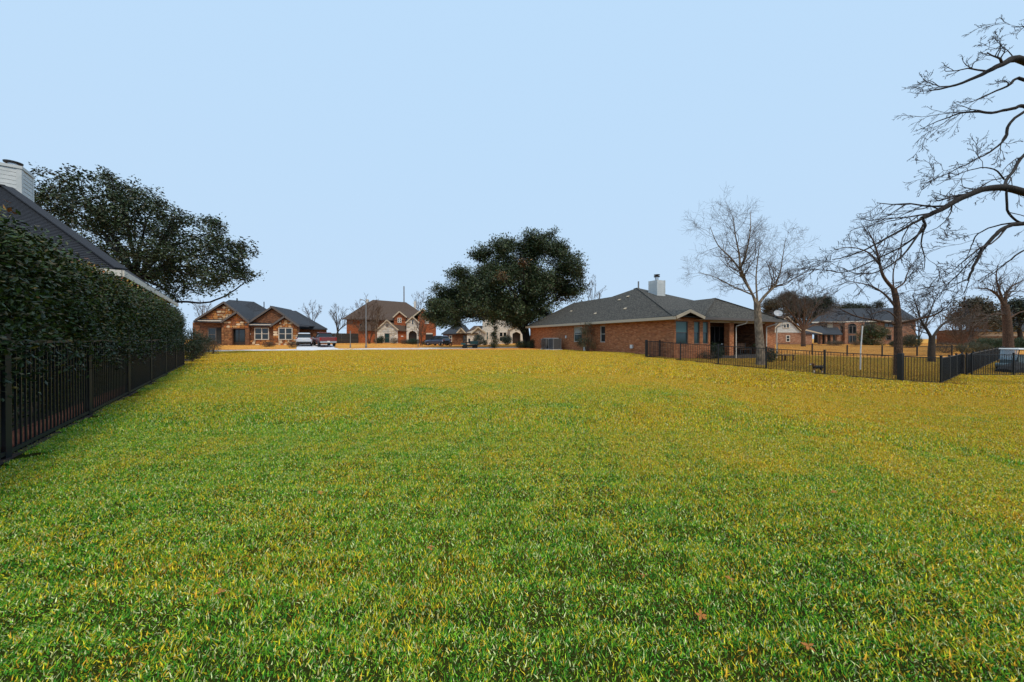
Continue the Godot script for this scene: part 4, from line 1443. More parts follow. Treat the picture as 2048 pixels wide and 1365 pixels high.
func build_bare_trees() -> void:
	var P := {"n": [5, 4, 4, 3], "len": 0.62, "rad": 0.6, "ang": 0.75, "up": 0.06, "wig": 0.22, "thin": 0.006, "last": 3}
	# sycamore by the brick house: pollard heads with long thin shoots
	var z := 21.0
	var at := G(1521, z)
	var S := {"n": [6, 6, 8, 3], "len": 0.66, "rad": 0.55, "ang": 1.0, "up": 0.10, "wig": 0.42, "thin": 0.0034, "last": 3}
	bare_tree("sycamore_tree", "pale-barked bare tree with a haze of fine twigs in front of the porch", at, [
		{"p": [at + Vector3(0, -0.15, 0)] + LP(z, [[1521, 700], [1517, 650], [1514, 605]]), "r0": 0.25, "r1": 0.17},
		{"p": LP(z, [[1512, 612], [1505, 590], [1492, 568], [1479, 545]]), "r0": 0.07, "r1": 0.055, "n": 5, "tw": 1.6, "lv": 1, "from": 0.2},
		{"p": LP(z, [[1514, 606], [1500, 580], [1490, 560], [1480, 535, -0.4]]), "r0": 0.06, "r1": 0.07, "n": 7, "tw": 1.9, "lv": 1, "from": 0.6, "bias": Vector3(0, 0.3, 0)},
		{"p": LP(z, [[1520, 605], [1530, 592], [1542, 580], [1550, 572]]), "r0": 0.09, "r1": 0.07, "n": 8, "tw": 1.7, "lv": 1, "from": 0.5, "bias": Vector3(0.4, 0.3, 0)},
		{"p": LP(z, [[1480, 540], [1478, 510, 0.3], [1470, 470, 0.2], [1465, 430]]), "r0": 0.07, "r1": 0.015, "n": 11, "tw": 1.7, "lv": 1, "from": 0.05},
		{"p": LP(z, [[1480, 540], [1460, 515], [1435, 490], [1420, 455]]), "r0": 0.06, "r1": 0.012, "n": 9, "tw": 1.5, "lv": 1, "from": 0.1},
		{"p": LP(z, [[1480, 540], [1492, 505, -0.5], [1500, 460, -0.6], [1500, 425]]), "r0": 0.06, "r1": 0.012, "n": 9, "tw": 1.5, "lv": 1, "from": 0.1},
		{"p": LP(z, [[1505, 590], [1470, 575], [1430, 555], [1395, 545]]), "r0": 0.05, "r1": 0.01, "n": 9, "tw": 1.3, "lv": 1, "from": 0.2},
		{"p": LP(z, [[1550, 572], [1560, 545], [1565, 515], [1570, 480]]), "r0": 0.05, "r1": 0.01, "n": 9, "tw": 1.3, "lv": 1, "from": 0.1},
		{"p": LP(z, [[1515, 606], [1512, 560, 0.6], [1515, 520, 0.9], [1520, 480, 0.6]]), "r0": 0.06, "r1": 0.012, "n": 9, "tw": 1.4, "lv": 1, "from": 0.2},
		{"p": LP(z, [[1550, 572], [1570, 570], [1590, 555]]), "r0": 0.04, "r1": 0.01, "n": 5, "tw": 1.0, "lv": 1}], S, M.bark_pale, M.twig_brown)
	# bare tree behind the fence corner
	z = 17.3
	at = G(1797, z)
	bare_tree("bare_tree", "bare tree with low spreading limbs standing just behind the wide fence post", at, [
		{"p": [at + Vector3(0, -0.15, 0)] + LP(z, [[1797, 700], [1796, 650], [1793, 605], [1787, 577]]), "r0": 0.19, "r1": 0.11},
		{"p": LP(z, [[1799, 647], [1830, 640, -0.4], [1870, 630, -0.8], [1890, 615, -1.0]]), "r0": 0.07, "r1": 0.02, "n": 7, "tw": 0.9},
		{"p": LP(z, [[1790, 648], [1750, 641, 0.3], [1712, 633, 0.5], [1680, 618, 0.6]]), "r0": 0.07, "r1": 0.015, "n": 10, "tw": 1.0},
		{"p": LP(z, [[1793, 617], [1768, 588], [1735, 570], [1690, 562]]), "r0": 0.06, "r1": 0.012, "n": 10, "tw": 1.0},
		{"p": LP(z, [[1787, 579], [1766, 553], [1756, 517], [1748, 488], [1735, 462]]), "r0": 0.085, "r1": 0.015, "n": 14, "tw": 1.1},
		{"p": LP(z, [[1760, 530], [1735, 505], [1700, 495], [1668, 500]]), "r0": 0.04, "r1": 0.01, "n": 9, "tw": 0.9},
		{"p": LP(z, [[1787, 579], [1786, 545], [1794, 515], [1802, 485]]), "r0": 0.035, "r1": 0.008, "n": 7, "tw": 0.8},
		{"p": LP(z, [[1789, 579], [1808, 566], [1814, 548], [1830, 520]]), "r0": 0.045, "r1": 0.008, "n": 7, "tw": 0.8},
		{"p": LP(z, [[1796, 640], [1780, 625, -0.5], [1765, 622, -0.9], [1740, 630, -1.2]]), "r0": 0.035, "r1": 0.008, "n": 6, "tw": 0.7}], P, M.bark_brown, M.twig_dark)
	# overhanging tree rooted outside the picture on the right
	z = 12.5
	at = G(2340, z)
	var B := {"n": [5, 4, 3, 3], "len": 0.5, "rad": 0.7, "ang": 0.6, "up": -0.02, "wig": 0.34, "thin": 0.0052, "last": 3}
	var lb := Vector3(-0.5, -0.1, 0)
	bare_tree("overhanging_tree", "large bare tree reaching twisted drooping branches across the sky", at, [
		{"p": [at + Vector3(0, -0.2, 0)] + LP(z, [[2335, 650], [2330, 560], [2320, 440], [2300, 300]]), "r0": 0.5, "r1": 0.25},
		{"p": LP(z, [[2330, 560], [2180, 440, -0.4], [2048, 386, -0.8], [1985, 377, -1], [1935, 391, -1], [1880, 420, -1], [1842, 438, -1]]), "r0": 0.134, "r1": 0.0624, "lv": 0, "n": 4, "tw": 1.68, "bias": lb, "from": 0.4, "wob": 0.012},
		{"p": LP(z - 1, [[1842, 438], [1800, 462], [1745, 492], [1700, 512], [1664, 520]]), "r0": 0.043, "r1": 0.0125, "lv": 0, "n": 4, "tw": 1.57, "bias": lb, "from": 0.1, "wob": 0.012},
		{"p": LP(z - 1, [[1846, 440], [1847, 458], [1810, 490, 0.3], [1760, 515, 0.4], [1690, 545, 0.5], [1652, 540, 0.5]]), "r0": 0.039, "r1": 0.0104, "lv": 0, "n": 4, "tw": 1.57, "bias": lb, "from": 0.2, "wob": 0.012},
		{"p": LP(z - 1, [[1846, 450], [1815, 500, -0.4], [1765, 540, -0.6], [1720, 548, -0.6], [1680, 535, -0.6]]), "r0": 0.031, "r1": 0.0104, "lv": 0, "n": 3, "tw": 1.38, "bias": lb, "from": 0.2, "wob": 0.012},
		{"p": LP(z - 1, [[1880, 420], [1850, 412, 0.4], [1815, 425, 0.6], [1790, 440, 0.6]]), "r0": 0.024, "r1": 0.0083, "lv": 0, "n": 3, "tw": 1.26, "bias": lb, "wob": 0.01},
		{"p": LP(z - 1, [[1848, 458], [1842, 490], [1850, 520], [1845, 545]]), "r0": 0.024, "r1": 0.0062, "lv": 0, "n": 3, "tw": 1.06, "wob": 0.01},
		{"p": LP(z - 1, [[1902, 405], [1900, 425], [1882, 450], [1845, 470]]), "r0": 0.019, "r1": 0.0083, "lv": 0, "n": 3, "tw": 1.06, "wob": 0.012},
		{"p": LP(z, [[2310, 400], [2180, 215], [2048, 126, -0.5], [2000, 131, -0.8], [1960, 152, -0.8], [1910, 172, -0.8], [1850, 186, -0.8]]), "r0": 0.155, "r1": 0.0125, "lv": 0, "n": 4, "tw": 1.68, "bias": lb, "from": 0.45, "wob": 0.012},
		{"p": LP(z, [[2180, 260], [2048, 163, 0.6], [2010, 175, 0.6], [1965, 195, 0.6], [1925, 212, 0.6]]), "r0": 0.070, "r1": 0.0083, "lv": 0, "n": 3, "tw": 1.46, "bias": lb, "from": 0.4, "wob": 0.012},
		{"p": LP(z, [[2200, 330], [2060, 222], [2020, 220], [1980, 227], [1930, 226], [1885, 240], [1843, 258]]), "r0": 0.077, "r1": 0.0083, "lv": 0, "n": 4, "tw": 1.46, "bias": lb, "from": 0.4, "wob": 0.014},
		{"p": LP(z, [[2060, 215, -1], [2016, 248, -1], [2008, 278, -1], [1985, 300, -1], [1940, 325, -1], [1900, 345, -1], [1845, 368, -1]]), "r0": 0.046, "r1": 0.0083, "lv": 0, "n": 4, "tw": 1.46, "bias": lb, "from": 0.15, "wob": 0.014},
		{"p": LP(z, [[2110, 240, 0.5], [2048, 308, 0.5], [2022, 345, 0], [2005, 372, -0.8]]), "r0": 0.054, "r1": 0.0416, "lv": 0, "n": 3, "tw": 1.46, "bias": lb, "from": 0.3, "wob": 0.014},
		{"p": LP(z, [[2006, 360, -1], [1985, 340, -1.3], [1950, 338, -1.4], [1915, 350, -1.4], [1870, 372, -1.4]]), "r0": 0.024, "r1": 0.0073, "lv": 0, "n": 3, "tw": 1.26, "bias": lb, "wob": 0.012},
		{"p": LP(z, [[2240, 500], [2100, 445, -1], [2048, 447, -1.2], [2008, 456, -1.2], [1985, 476, -1.2], [1960, 506, -1.2], [1943, 542, -1.2], [1936, 562, -1.2]]), "r0": 0.085, "r1": 0.0260, "lv": 0, "n": 4, "tw": 1.57, "bias": lb, "from": 0.35, "wob": 0.012},
		{"p": LP(z - 1.2, [[1938, 560], [1905, 568], [1870, 572], [1830, 582]]), "r0": 0.014, "r1": 0.0062, "lv": 0, "n": 3, "tw": 1.06, "wob": 0.01},
		{"p": LP(z - 1.2, [[1938, 562], [1925, 590], [1900, 600]]), "r0": 0.013, "r1": 0.0062, "lv": 0, "n": 3, "tw": 0.84, "wob": 0.01},
		{"p": LP(z, [[2060, 445, -0.8], [2000, 450, -0.4], [1955, 468, -0.2], [1942, 492, 0], [1930, 520, 0]]), "r0": 0.031, "r1": 0.0083, "lv": 0, "n": 3, "tw": 1.46, "bias": lb, "wob": 0.014},
		{"p": LP(z, [[2012, 379, -1], [2014, 420, -1], [2030, 442, -1], [2060, 450, -1]]), "r0": 0.031, "r1": 0.0312, "lv": 0, "n": 3, "tw": 1.06, "wob": 0.012},
		{"p": LP(z, [[2180, 70], [2080, 55], [2048, 57], [2018, 57]]), "r0": 0.031, "r1": 0.0083, "lv": 0, "n": 3, "tw": 1.06, "bias": lb, "wob": 0.012},
		{"p": LP(z, [[2180, 560], [2070, 500], [2020, 520], [1990, 545], [1960, 565]]), "r0": 0.039, "r1": 0.0083, "lv": 0, "n": 3, "tw": 1.46, "bias": lb, "from": 0.4, "wob": 0.014},
		{"p": LP(z, [[2020, 115, -0.6], [2005, 100, -0.6], [1990, 88, -0.6]]), "r0": 0.015, "r1": 0.0062, "lv": 0, "n": 3, "tw": 0.84, "wob": 0.01}], B, M.bark_dark, M.twig_dark)
	# small forked tree by the back fence
	z = 29.0
	at = G(1864, z)
	bare_tree("bare_tree", "small forked grey-trunked bare tree near the back fence", at, [
		{"p": [at + Vector3(0, -0.15, 0)] + LP(z, [[1864, 700], [1865, 672]]), "r0": 0.26, "r1": 0.2},
		{"p": LP(z, [[1864, 678], [1852, 656], [1842, 640], [1834, 615], [1825, 590]]), "r0": 0.12, "r1": 0.02, "n": 16, "tw": 1.6, "from": 0.1},
		{"p": LP(z, [[1866, 676], [1880, 655], [1900, 640], [1932, 634]]), "r0": 0.11, "r1": 0.02, "n": 10, "tw": 1.4},
		{"p": LP(z, [[1850, 654], [1862, 620], [1872, 595], [1880, 580]]), "r0": 0.06, "r1": 0.015, "n": 12, "tw": 1.4, "from": 0.1},
		{"p": LP(z, [[1852, 658], [1830, 652], [1810, 650], [1790, 655]]), "r0": 0.05, "r1": 0.01, "n": 7, "tw": 1.1}], P, M.bark, M.twig_grey)
	z = 37.0
	at = G(2018, z)
	bare_tree("bare_tree", "thick bare trunk standing at the far end of the receding fence", at, [
		{"p": [at + Vector3(0, -0.15, 0)] + LP(z, [[2017, 680], [2014, 640], [2010, 610]]), "r0": 0.42, "r1": 0.28},
		{"p": LP(z, [[2011, 618], [1998, 594], [1980, 580], [1955, 576]]), "r0": 0.16, "r1": 0.03, "n": 13, "tw": 2.0, "from": 0.1},
		{"p": LP(z, [[2010, 612], [2012, 590], [2025, 572], [2050, 560]]), "r0": 0.16, "r1": 0.03, "n": 13, "tw": 2.0, "from": 0.1},
		{"p": LP(z, [[2010, 612], [1998, 580], [1992, 555], [1995, 530]]), "r0": 0.12, "r1": 0.02, "n": 12, "tw": 1.8, "from": 0.1},
		{"p": LP(z, [[2014, 632], [1990, 628], [1965, 640], [1945, 655]]), "r0": 0.1, "r1": 0.02, "n": 10, "tw": 1.8, "from": 0.1},
		{"p": LP(z, [[2015, 640], [2040, 625], [2065, 620]]), "r0": 0.1, "r1": 0.02, "n": 9, "tw": 1.8, "from": 0.1}], P, M.bark_brown, M.twig_grey)
	# far bare trees: stems fan out from the root
	var Q := {"n": [5, 5, 4, 3], "len": 0.6, "rad": 0.55, "ang": 0.6, "up": 0.10, "wig": 0.2, "thin": 0.012, "last": 3}
	for e in [
		["bare_tree", "brown bare tree with dense twigs in front of the white gable house", 1607, 60.0, 660, [[1562, 606], [1585, 594], [1612, 590], [1640, 598], [1664, 622], [1678, 645], [1555, 640]], 0.3, 14, 4.2, "bark_brown"],
		["bare_tree", "fine-twigged bare tree in the gap beside the stone house garage", 625, 74.0, 655, [[612, 620], [625, 612], [638, 622]], 0.14, 9, 2.4, "bark"],
		["bare_tree", "upright bare tree against the wooden fence beside the two-storey house", 675, 66.0, 665, [[664, 632], [672, 618], [686, 628], [692, 648]], 0.2, 9, 2.4, "bark"],
		["crape_myrtle", "tan multi-stemmed bare ornamental tree before the left end of the two-storey house", 738, 58.0, 684, [[712, 630], [722, 615], [735, 608], [748, 612], [758, 625], [765, 640], [705, 645]], 0.09, 12, 2.6, "bark_brown"],
		["crape_myrtle", "slender tan bare ornamental tree beside the white stone entry", 842, 57.0, 684, [[834, 650], [840, 638], [848, 645], [854, 655]], 0.07, 8, 1.6, "bark_brown"],
		["crape_myrtle", "pale-stemmed bare ornamental tree against the white stone wing", 752, 57.0, 684, [[748, 640], [755, 625], [760, 615]], 0.06, 8, 1.6, "bark_pale"],
		["bare_tree", "thin bare twigs rising above the ridge of the brick house", 1182, 70.0, 640, [[1175, 572], [1184, 560], [1192, 566], [1205, 580]], 0.12, 8, 2.0, "bark"],
		["bare_tree", "distant bare tree above the right end of the two-storey house", 838, 92.0, 640, [[830, 600], [838, 592], [848, 590]], 0.14, 9, 2.6, "bark"],
		["bare_tree", "faint bare tree showing over the stone house's left roof", 405, 64.0, 650, [[392, 612], [405, 608], [418, 616]], 0.12, 7, 2.2, "bark"],
		["bare_tree", "reddish bare thicket tree beside the tan house wall", 1925, 48.0, 680, [[1898, 645], [1910, 632], [1925, 628], [1940, 632], [1955, 645], [1965, 662], [1900, 665]], 0.1, 16, 2.6, "bark_brown"],
		["bare_tree", "sparse bare tree at the corner of the brick mansion", 1838, 64.0, 680, [[1818, 645], [1832, 630], [1846, 628], [1858, 645]], 0.14, 10, 2.6, "bark"]]:
		var zz: float = e[3]
		var b := G(e[2], zz)
		var fork := V(e[2], e[4], zz)
		var limbs := [{"p": [b + Vector3(0, -0.15, 0), b.lerp(fork, 0.5), fork], "r0": e[6] * 1.2, "r1": e[6] * 0.9}]
		var bush: bool = e[0] == "crape_myrtle" or e[2] == 1925
		for q in e[5]:
			var tip := V(q[0], q[1], zz + rng.randf_range(-1.2, 1.2))
			var st: Vector3 = (b + Vector3(rng.randf_range(-0.25, 0.25), 0.0, rng.randf_range(-0.2, 0.2))) if bush else fork
			limbs.append({"p": [st, st.lerp(tip, 0.45) + Vector3(0, 0.1, 0) * st.distance_to(tip) + rdir() * 0.15, tip], "r0": e[6] * 0.6, "r1": 0.025, "n": e[7], "tw": e[8] * 0.6, "from": 0.25, "lv": 1})
		bare_tree(e[0], e[1], b, limbs, Q, M[e[9]], M.twig_brown if bush else M.twig_grey)

func build_shrubs() -> void:
	var dg := [leaf_cluster(0.22, 26, 0.07, [Color(0.02, 0.04, 0.016), Color(0.03, 0.055, 0.02), Color(0.016, 0.028, 0.014)], 91)]
	var ol := [leaf_cluster(0.22, 22, 0.07, [Color(0.05, 0.06, 0.022), Color(0.035, 0.05, 0.02), Color(0.07, 0.065, 0.026), Color(0.06, 0.04, 0.02)], 92)]
	var br := [leaf_cluster(0.22, 18, 0.06, [Color(0.10, 0.06, 0.03), Color(0.07, 0.05, 0.03), Color(0.05, 0.05, 0.025)], 93)]
	var s := func(px: float, z: float, w: float, hgt: float, m: Array, lab: String, called := "shrub", dens := 45.0, group := ""):
		shrub(called, lab, G(px, z) + Vector3(0, -0.03, 0), Vector3(w, hgt, w), m, group, dens)
	s.call(957, 59.0, 2.0, 2.0, dg, "round clipped dark shrub under the narrow window of the white house")
	s.call(1013, 59.0, 1.9, 1.75, dg, "round clipped dark shrub left of the white house arch")
	s.call(970, 60.0, 0.9, 1.0, dg, "low dark shrub beside the tall narrow window of the white house")
	s.call(757, 64.0, 1.7, 1.1, dg, "low dark shrub at the left foot of the white stone wing")
	s.call(763, 63.6, 1.1, 1.5, dg, "squarish taller dark shrub beside the green window of the white stone wing")
	s.call(788, 63.8, 1.6, 1.2, br, "brown dry shrub at the right foot of the white stone wing")
	s.call(826, 63.8, 2.6, 1.1, dg, "dark hedge-like shrub in front of the arched entry")
	s.call(808, 63.8, 1.8, 0.9, br, "brownish low shrub under the number plaque of the two-storey house")
	s.call(855, 63.0, 2.0, 1.0, dg, "low dark shrub beside the garage of the two-storey house")
	s.call(585, 43.0, 1.1, 1.0, br, "small brown round shrub at the corner of the stone house")
	s.call(538, 43.5, 1.4, 0.7, br, "low brown shrub under the left double window of the stone house")
	s.call(396, 38.0, 1.2, 1.0, dg, "dark shrub at the left end of the stone house")
	s.call(1046, 43.5, 2.0, 0.9, dg, "low spreading shrub at the foot of the broad oak")
	s.call(1064, 42.0, 1.0, 1.1, dg, "small shrub squeezed between the broad oak and the brick house")
	s.call(384, 17.2, 0.7, 1.75, dg, "tall dark shrub just past the end of the hedge")
	s.call(425, 25.5, 0.9, 1.25, br, "grey-brown twiggy shrub near the street end of the hedge")
	s.call(392, 20.0, 1.2, 1.1, br, "low brown shrub past the end of the hedge")
	s.call(402, 22.5, 0.9, 1.7, dg, "bluish dark shrub between the hedge end and the stone house")
	s.call(1822, 58.0, 2.6, 2.3, dg, "broad dark green shrub beside the brick mansion")
	s.call(1792, 60.0, 1.6, 1.2, dg, "low green shrub under the right window of the brick mansion")
	s.call(1712, 66.0, 1.6, 0.9, br, "brown low shrub below the tall arched window")
	s.call(1670, 66.0, 3.0, 0.9, br, "brown low planting along the mansion porch")
	s.call(1890, 46.0, 2.4, 1.5, br, "tawny dry brush beyond the back fence")
	s.call(1948, 44.0, 3.0, 1.5, ol, "olive scrub beside the receding fence")
	s.call(1433, 25.6, 0.9, 1.0, dg, "leafy green shrub growing beside the porch opening")
	s.call(1412, 24.4, 1.0, 0.55, br, "low grey-brown plants under the porch windows")
	s.call(1541, 23.4, 0.7, 1.1, dg, "dark upright shrub right of the pale tree trunk")
	# climbing shrub against the side wall of the brick house
	var b := thing("vine_shrub", "tall loose olive shrub growing against the brick side wall", "shrub", Vector3(6.75, gnd(6.75, 31.6), -31.4))
	var sm := MB.new()
	for k in 26:
		var e := Vector3(rng.randf_range(-0.7, 0.6), rng.randf_range(1.5, 2.55), rng.randf_range(-0.6, 0.6))
		limb(sm, [Vector3(e.x * 0.15, 0, e.z * 0.15), e * 0.5 + rdir() * 0.08, e], 0.02, 0.006, 4)
	part(sm, "stem", M.twig_brown, b)
	var xf := []
	for j in 15:
		var ce := Vector3(rng.randf_range(-0.75, 0.45), rng.randf_range(0.4, 2.35), rng.randf_range(-0.7, 0.9))
		for k in 20:
			xf.append(Transform3D(Basis.from_euler(Vector3(rng.randf(), rng.randf() * TAU, 0)), ce + Vector3(rng.randfn(), rng.randfn(), rng.randfn()) * 0.17))
	many(ol[0], "foliage", M.leaf_oak, xf, [], b)
	# clipped hedge before the tan house
	var h := thing("clipped_hedge", "long clipped green hedge in front of the tan house", "hedge", G(2000, 52.0))
	var hx := []
	for k in 1500:
		hx.append(Transform3D(Basis.from_euler(Vector3(rng.randf(), rng.randf() * TAU, rng.randf())), Vector3(rng.randf_range(-3.4, 9.0), rng.randf_range(0.05, 1.75), rng.randf_range(-0.5, 0.5))))
	many(leaf_cluster(0.4, 26, 0.11, [Color(0.02, 0.045, 0.016), Color(0.035, 0.065, 0.02)], 95), "foliage", M.leaf_oak, hx, [], h)
	var hm := MB.new()
	for k in 18:
		limb(hm, [Vector3(-3.2 + k * 0.7, -0.05, 0), Vector3(-3.2 + k * 0.7, 0.7, 0.1), Vector3(-3.1 + k * 0.7, 1.4, 0)], 0.03, 0.01, 4)
	part(hm, "stem", M.twig_brown, h)

# ------------------------------------------------------------------ vehicles and small things
func ring(z: float, hw: float, yb: float, ym: float, yt: float, ht: float) -> Array:
	return [Vector3(-hw * 0.94, yb, z), Vector3(hw * 0.94, yb, z), Vector3(hw, (yb + ym) * 0.5, z), Vector3(hw, ym, z), Vector3(ht, yt, z), Vector3(-ht, yt, z), Vector3(-hw, ym, z), Vector3(-hw, (yb + ym) * 0.5, z)]

func wheel(parent: Node, at: Vector3, r: float, w: float) -> void:
	var bs := Basis(Vector3.BACK, PI / 2)
	var mb := MB.new()
	mb.lathe(Vector3.ZERO, [[r * 0.6, -w / 2], [r * 0.94, -w / 2], [r, -w * 0.3], [r, w * 0.3], [r * 0.94, w / 2], [r * 0.6, w / 2]], 18, bs)
	var o := part(mb, "wheel", M.tyre, parent)
	o.position = at
	mb = MB.new()
	mb.lathe(Vector3.ZERO, [[0.0, -w * 0.4], [r * 0.62, -w * 0.42], [r * 0.62, w * 0.42], [0.0, w * 0.4]], 14, bs)
	part(mb, "rim", M.rim, o)

func suv(label: String, at: Vector3, turn: float, paint: Material) -> void:
	var t := thing("parked_car", label, "car", at, turn)
	var mb := MB.new()
	mb.loft([ring(2.25, 0.82, 0.42, 0.7, 0.92, 0.74), ring(2.15, 0.90, 0.32, 0.82, 1.02, 0.82), ring(1.0, 0.92, 0.28, 0.85, 1.02, 0.84), ring(-1.0, 0.92, 0.28, 0.82, 0.98, 0.84), ring(-2.0, 0.88, 0.30, 0.72, 0.90, 0.74), ring(-2.3, 0.76, 0.40, 0.62, 0.78, 0.62)])
	part(mb, "body", paint, t)
	mb = MB.new()
	mb.loft([ring(2.08, 0.80, 1.0, 1.05, 1.10, 0.76), ring(1.72, 0.78, 1.0, 1.1, 1.58, 0.62), ring(-0.3, 0.78, 1.0, 1.1, 1.58, 0.62), ring(-1.15, 0.80, 0.96, 0.99, 1.02, 0.74)])
	part(mb, "windows", M.glass, t)
	mb = MB.new()
	mb.loft([ring(1.95, 0.66, 1.50, 1.54, 1.58, 0.6), ring(1.5, 0.67, 1.57, 1.62, 1.66, 0.56), ring(0.0, 0.67, 1.57, 1.63, 1.67, 0.56), ring(-0.45, 0.64, 1.53, 1.55, 1.57, 0.58)])
	part(mb, "roof", paint, t)
	for sx in [-1, 1]:
		bx(t, "tail_light", Vector3(sx * 0.76, 0.92, 2.17), Vector3(0.2, 0.17, 0.14), M.tail)
		bx(t, "headlight", Vector3(sx * 0.66, 0.66, -2.2), Vector3(0.22, 0.12, 0.14), M.lamp_glass)
		bx(t, "mirror", Vector3(sx * 0.98, 1.05, -0.75), Vector3(0.14, 0.14, 0.1), paint)
		for z in [1.35, -1.4]:
			wheel(t, Vector3(sx * 0.8, 0.34, z), 0.34, 0.22)
	bx(t, "bumper", Vector3(0, 0.42, 2.24), Vector3(1.6, 0.2, 0.12), M.dark)
	bx(t, "licence_plate", Vector3(0, 0.78, 2.262), Vector3(0.32, 0.14, 0.02), M.plaque)

func pickup(label: String, at: Vector3, turn: float, paint: Material) -> void:
	var t := thing("pickup_truck", label, "truck", at, turn)
	var mb := MB.new()
	mb.loft([ring(2.75, 0.94, 0.58, 1.1, 1.16, 0.92), ring(2.65, 0.98, 0.5, 1.1, 1.18, 0.95), ring(0.6, 0.98, 0.45, 1.08, 1.16, 0.94), ring(-1.0, 0.98, 0.45, 1.05, 1.12, 0.92), ring(-2.4, 0.95, 0.5, 0.98, 1.05, 0.86), ring(-2.75, 0.86, 0.55, 0.85, 0.95, 0.78)])
	part(mb, "body", paint, t)
	mb = MB.new()
	mb.loft([ring(0.75, 0.86, 1.1, 1.16, 1.2, 0.84), ring(0.55, 0.84, 1.1, 1.2, 1.74, 0.7), ring(-0.6, 0.84, 1.1, 1.2, 1.74, 0.7), ring(-1.3, 0.86, 1.06, 1.09, 1.12, 0.8)])
	part(mb, "windows", M.glass, t)
	mb = MB.new()
	mb.loft([ring(0.62, 0.74, 1.7, 1.74, 1.78, 0.68), ring(-0.6, 0.74, 1.7, 1.76, 1.81, 0.66), ring(-0.75, 0.73, 1.68, 1.7, 1.72, 0.66)])
	part(mb, "roof", paint, t)
	bx(t, "tailgate", Vector3(0, 0.92, 2.76), Vector3(1.6, 0.46, 0.05), paint)
	bx(t, "bumper", Vector3(0, 0.55, 2.86), Vector3(1.85, 0.2, 0.16), M.chrome)
	for sx in [-1, 1]:
		bx(t, "tail_light", Vector3(sx * 0.88, 0.92, 2.76), Vector3(0.14, 0.36, 0.08), M.tail)
		bx(t, "headlight", Vector3(sx * 0.7, 0.8, -2.7), Vector3(0.26, 0.2, 0.12), M.lamp_glass)
		bx(t, "mirror", Vector3(sx * 1.05, 1.2, -0.9), Vector3(0.16, 0.24, 0.1), M.dark)
		for z in [1.7, -1.75]:
			wheel(t, Vector3(sx * 0.86, 0.4, z), 0.4, 0.26)
	bx(t, "licence_plate", Vector3(0, 0.62, 2.95), Vector3(0.3, 0.14, 0.02), M.plaque)

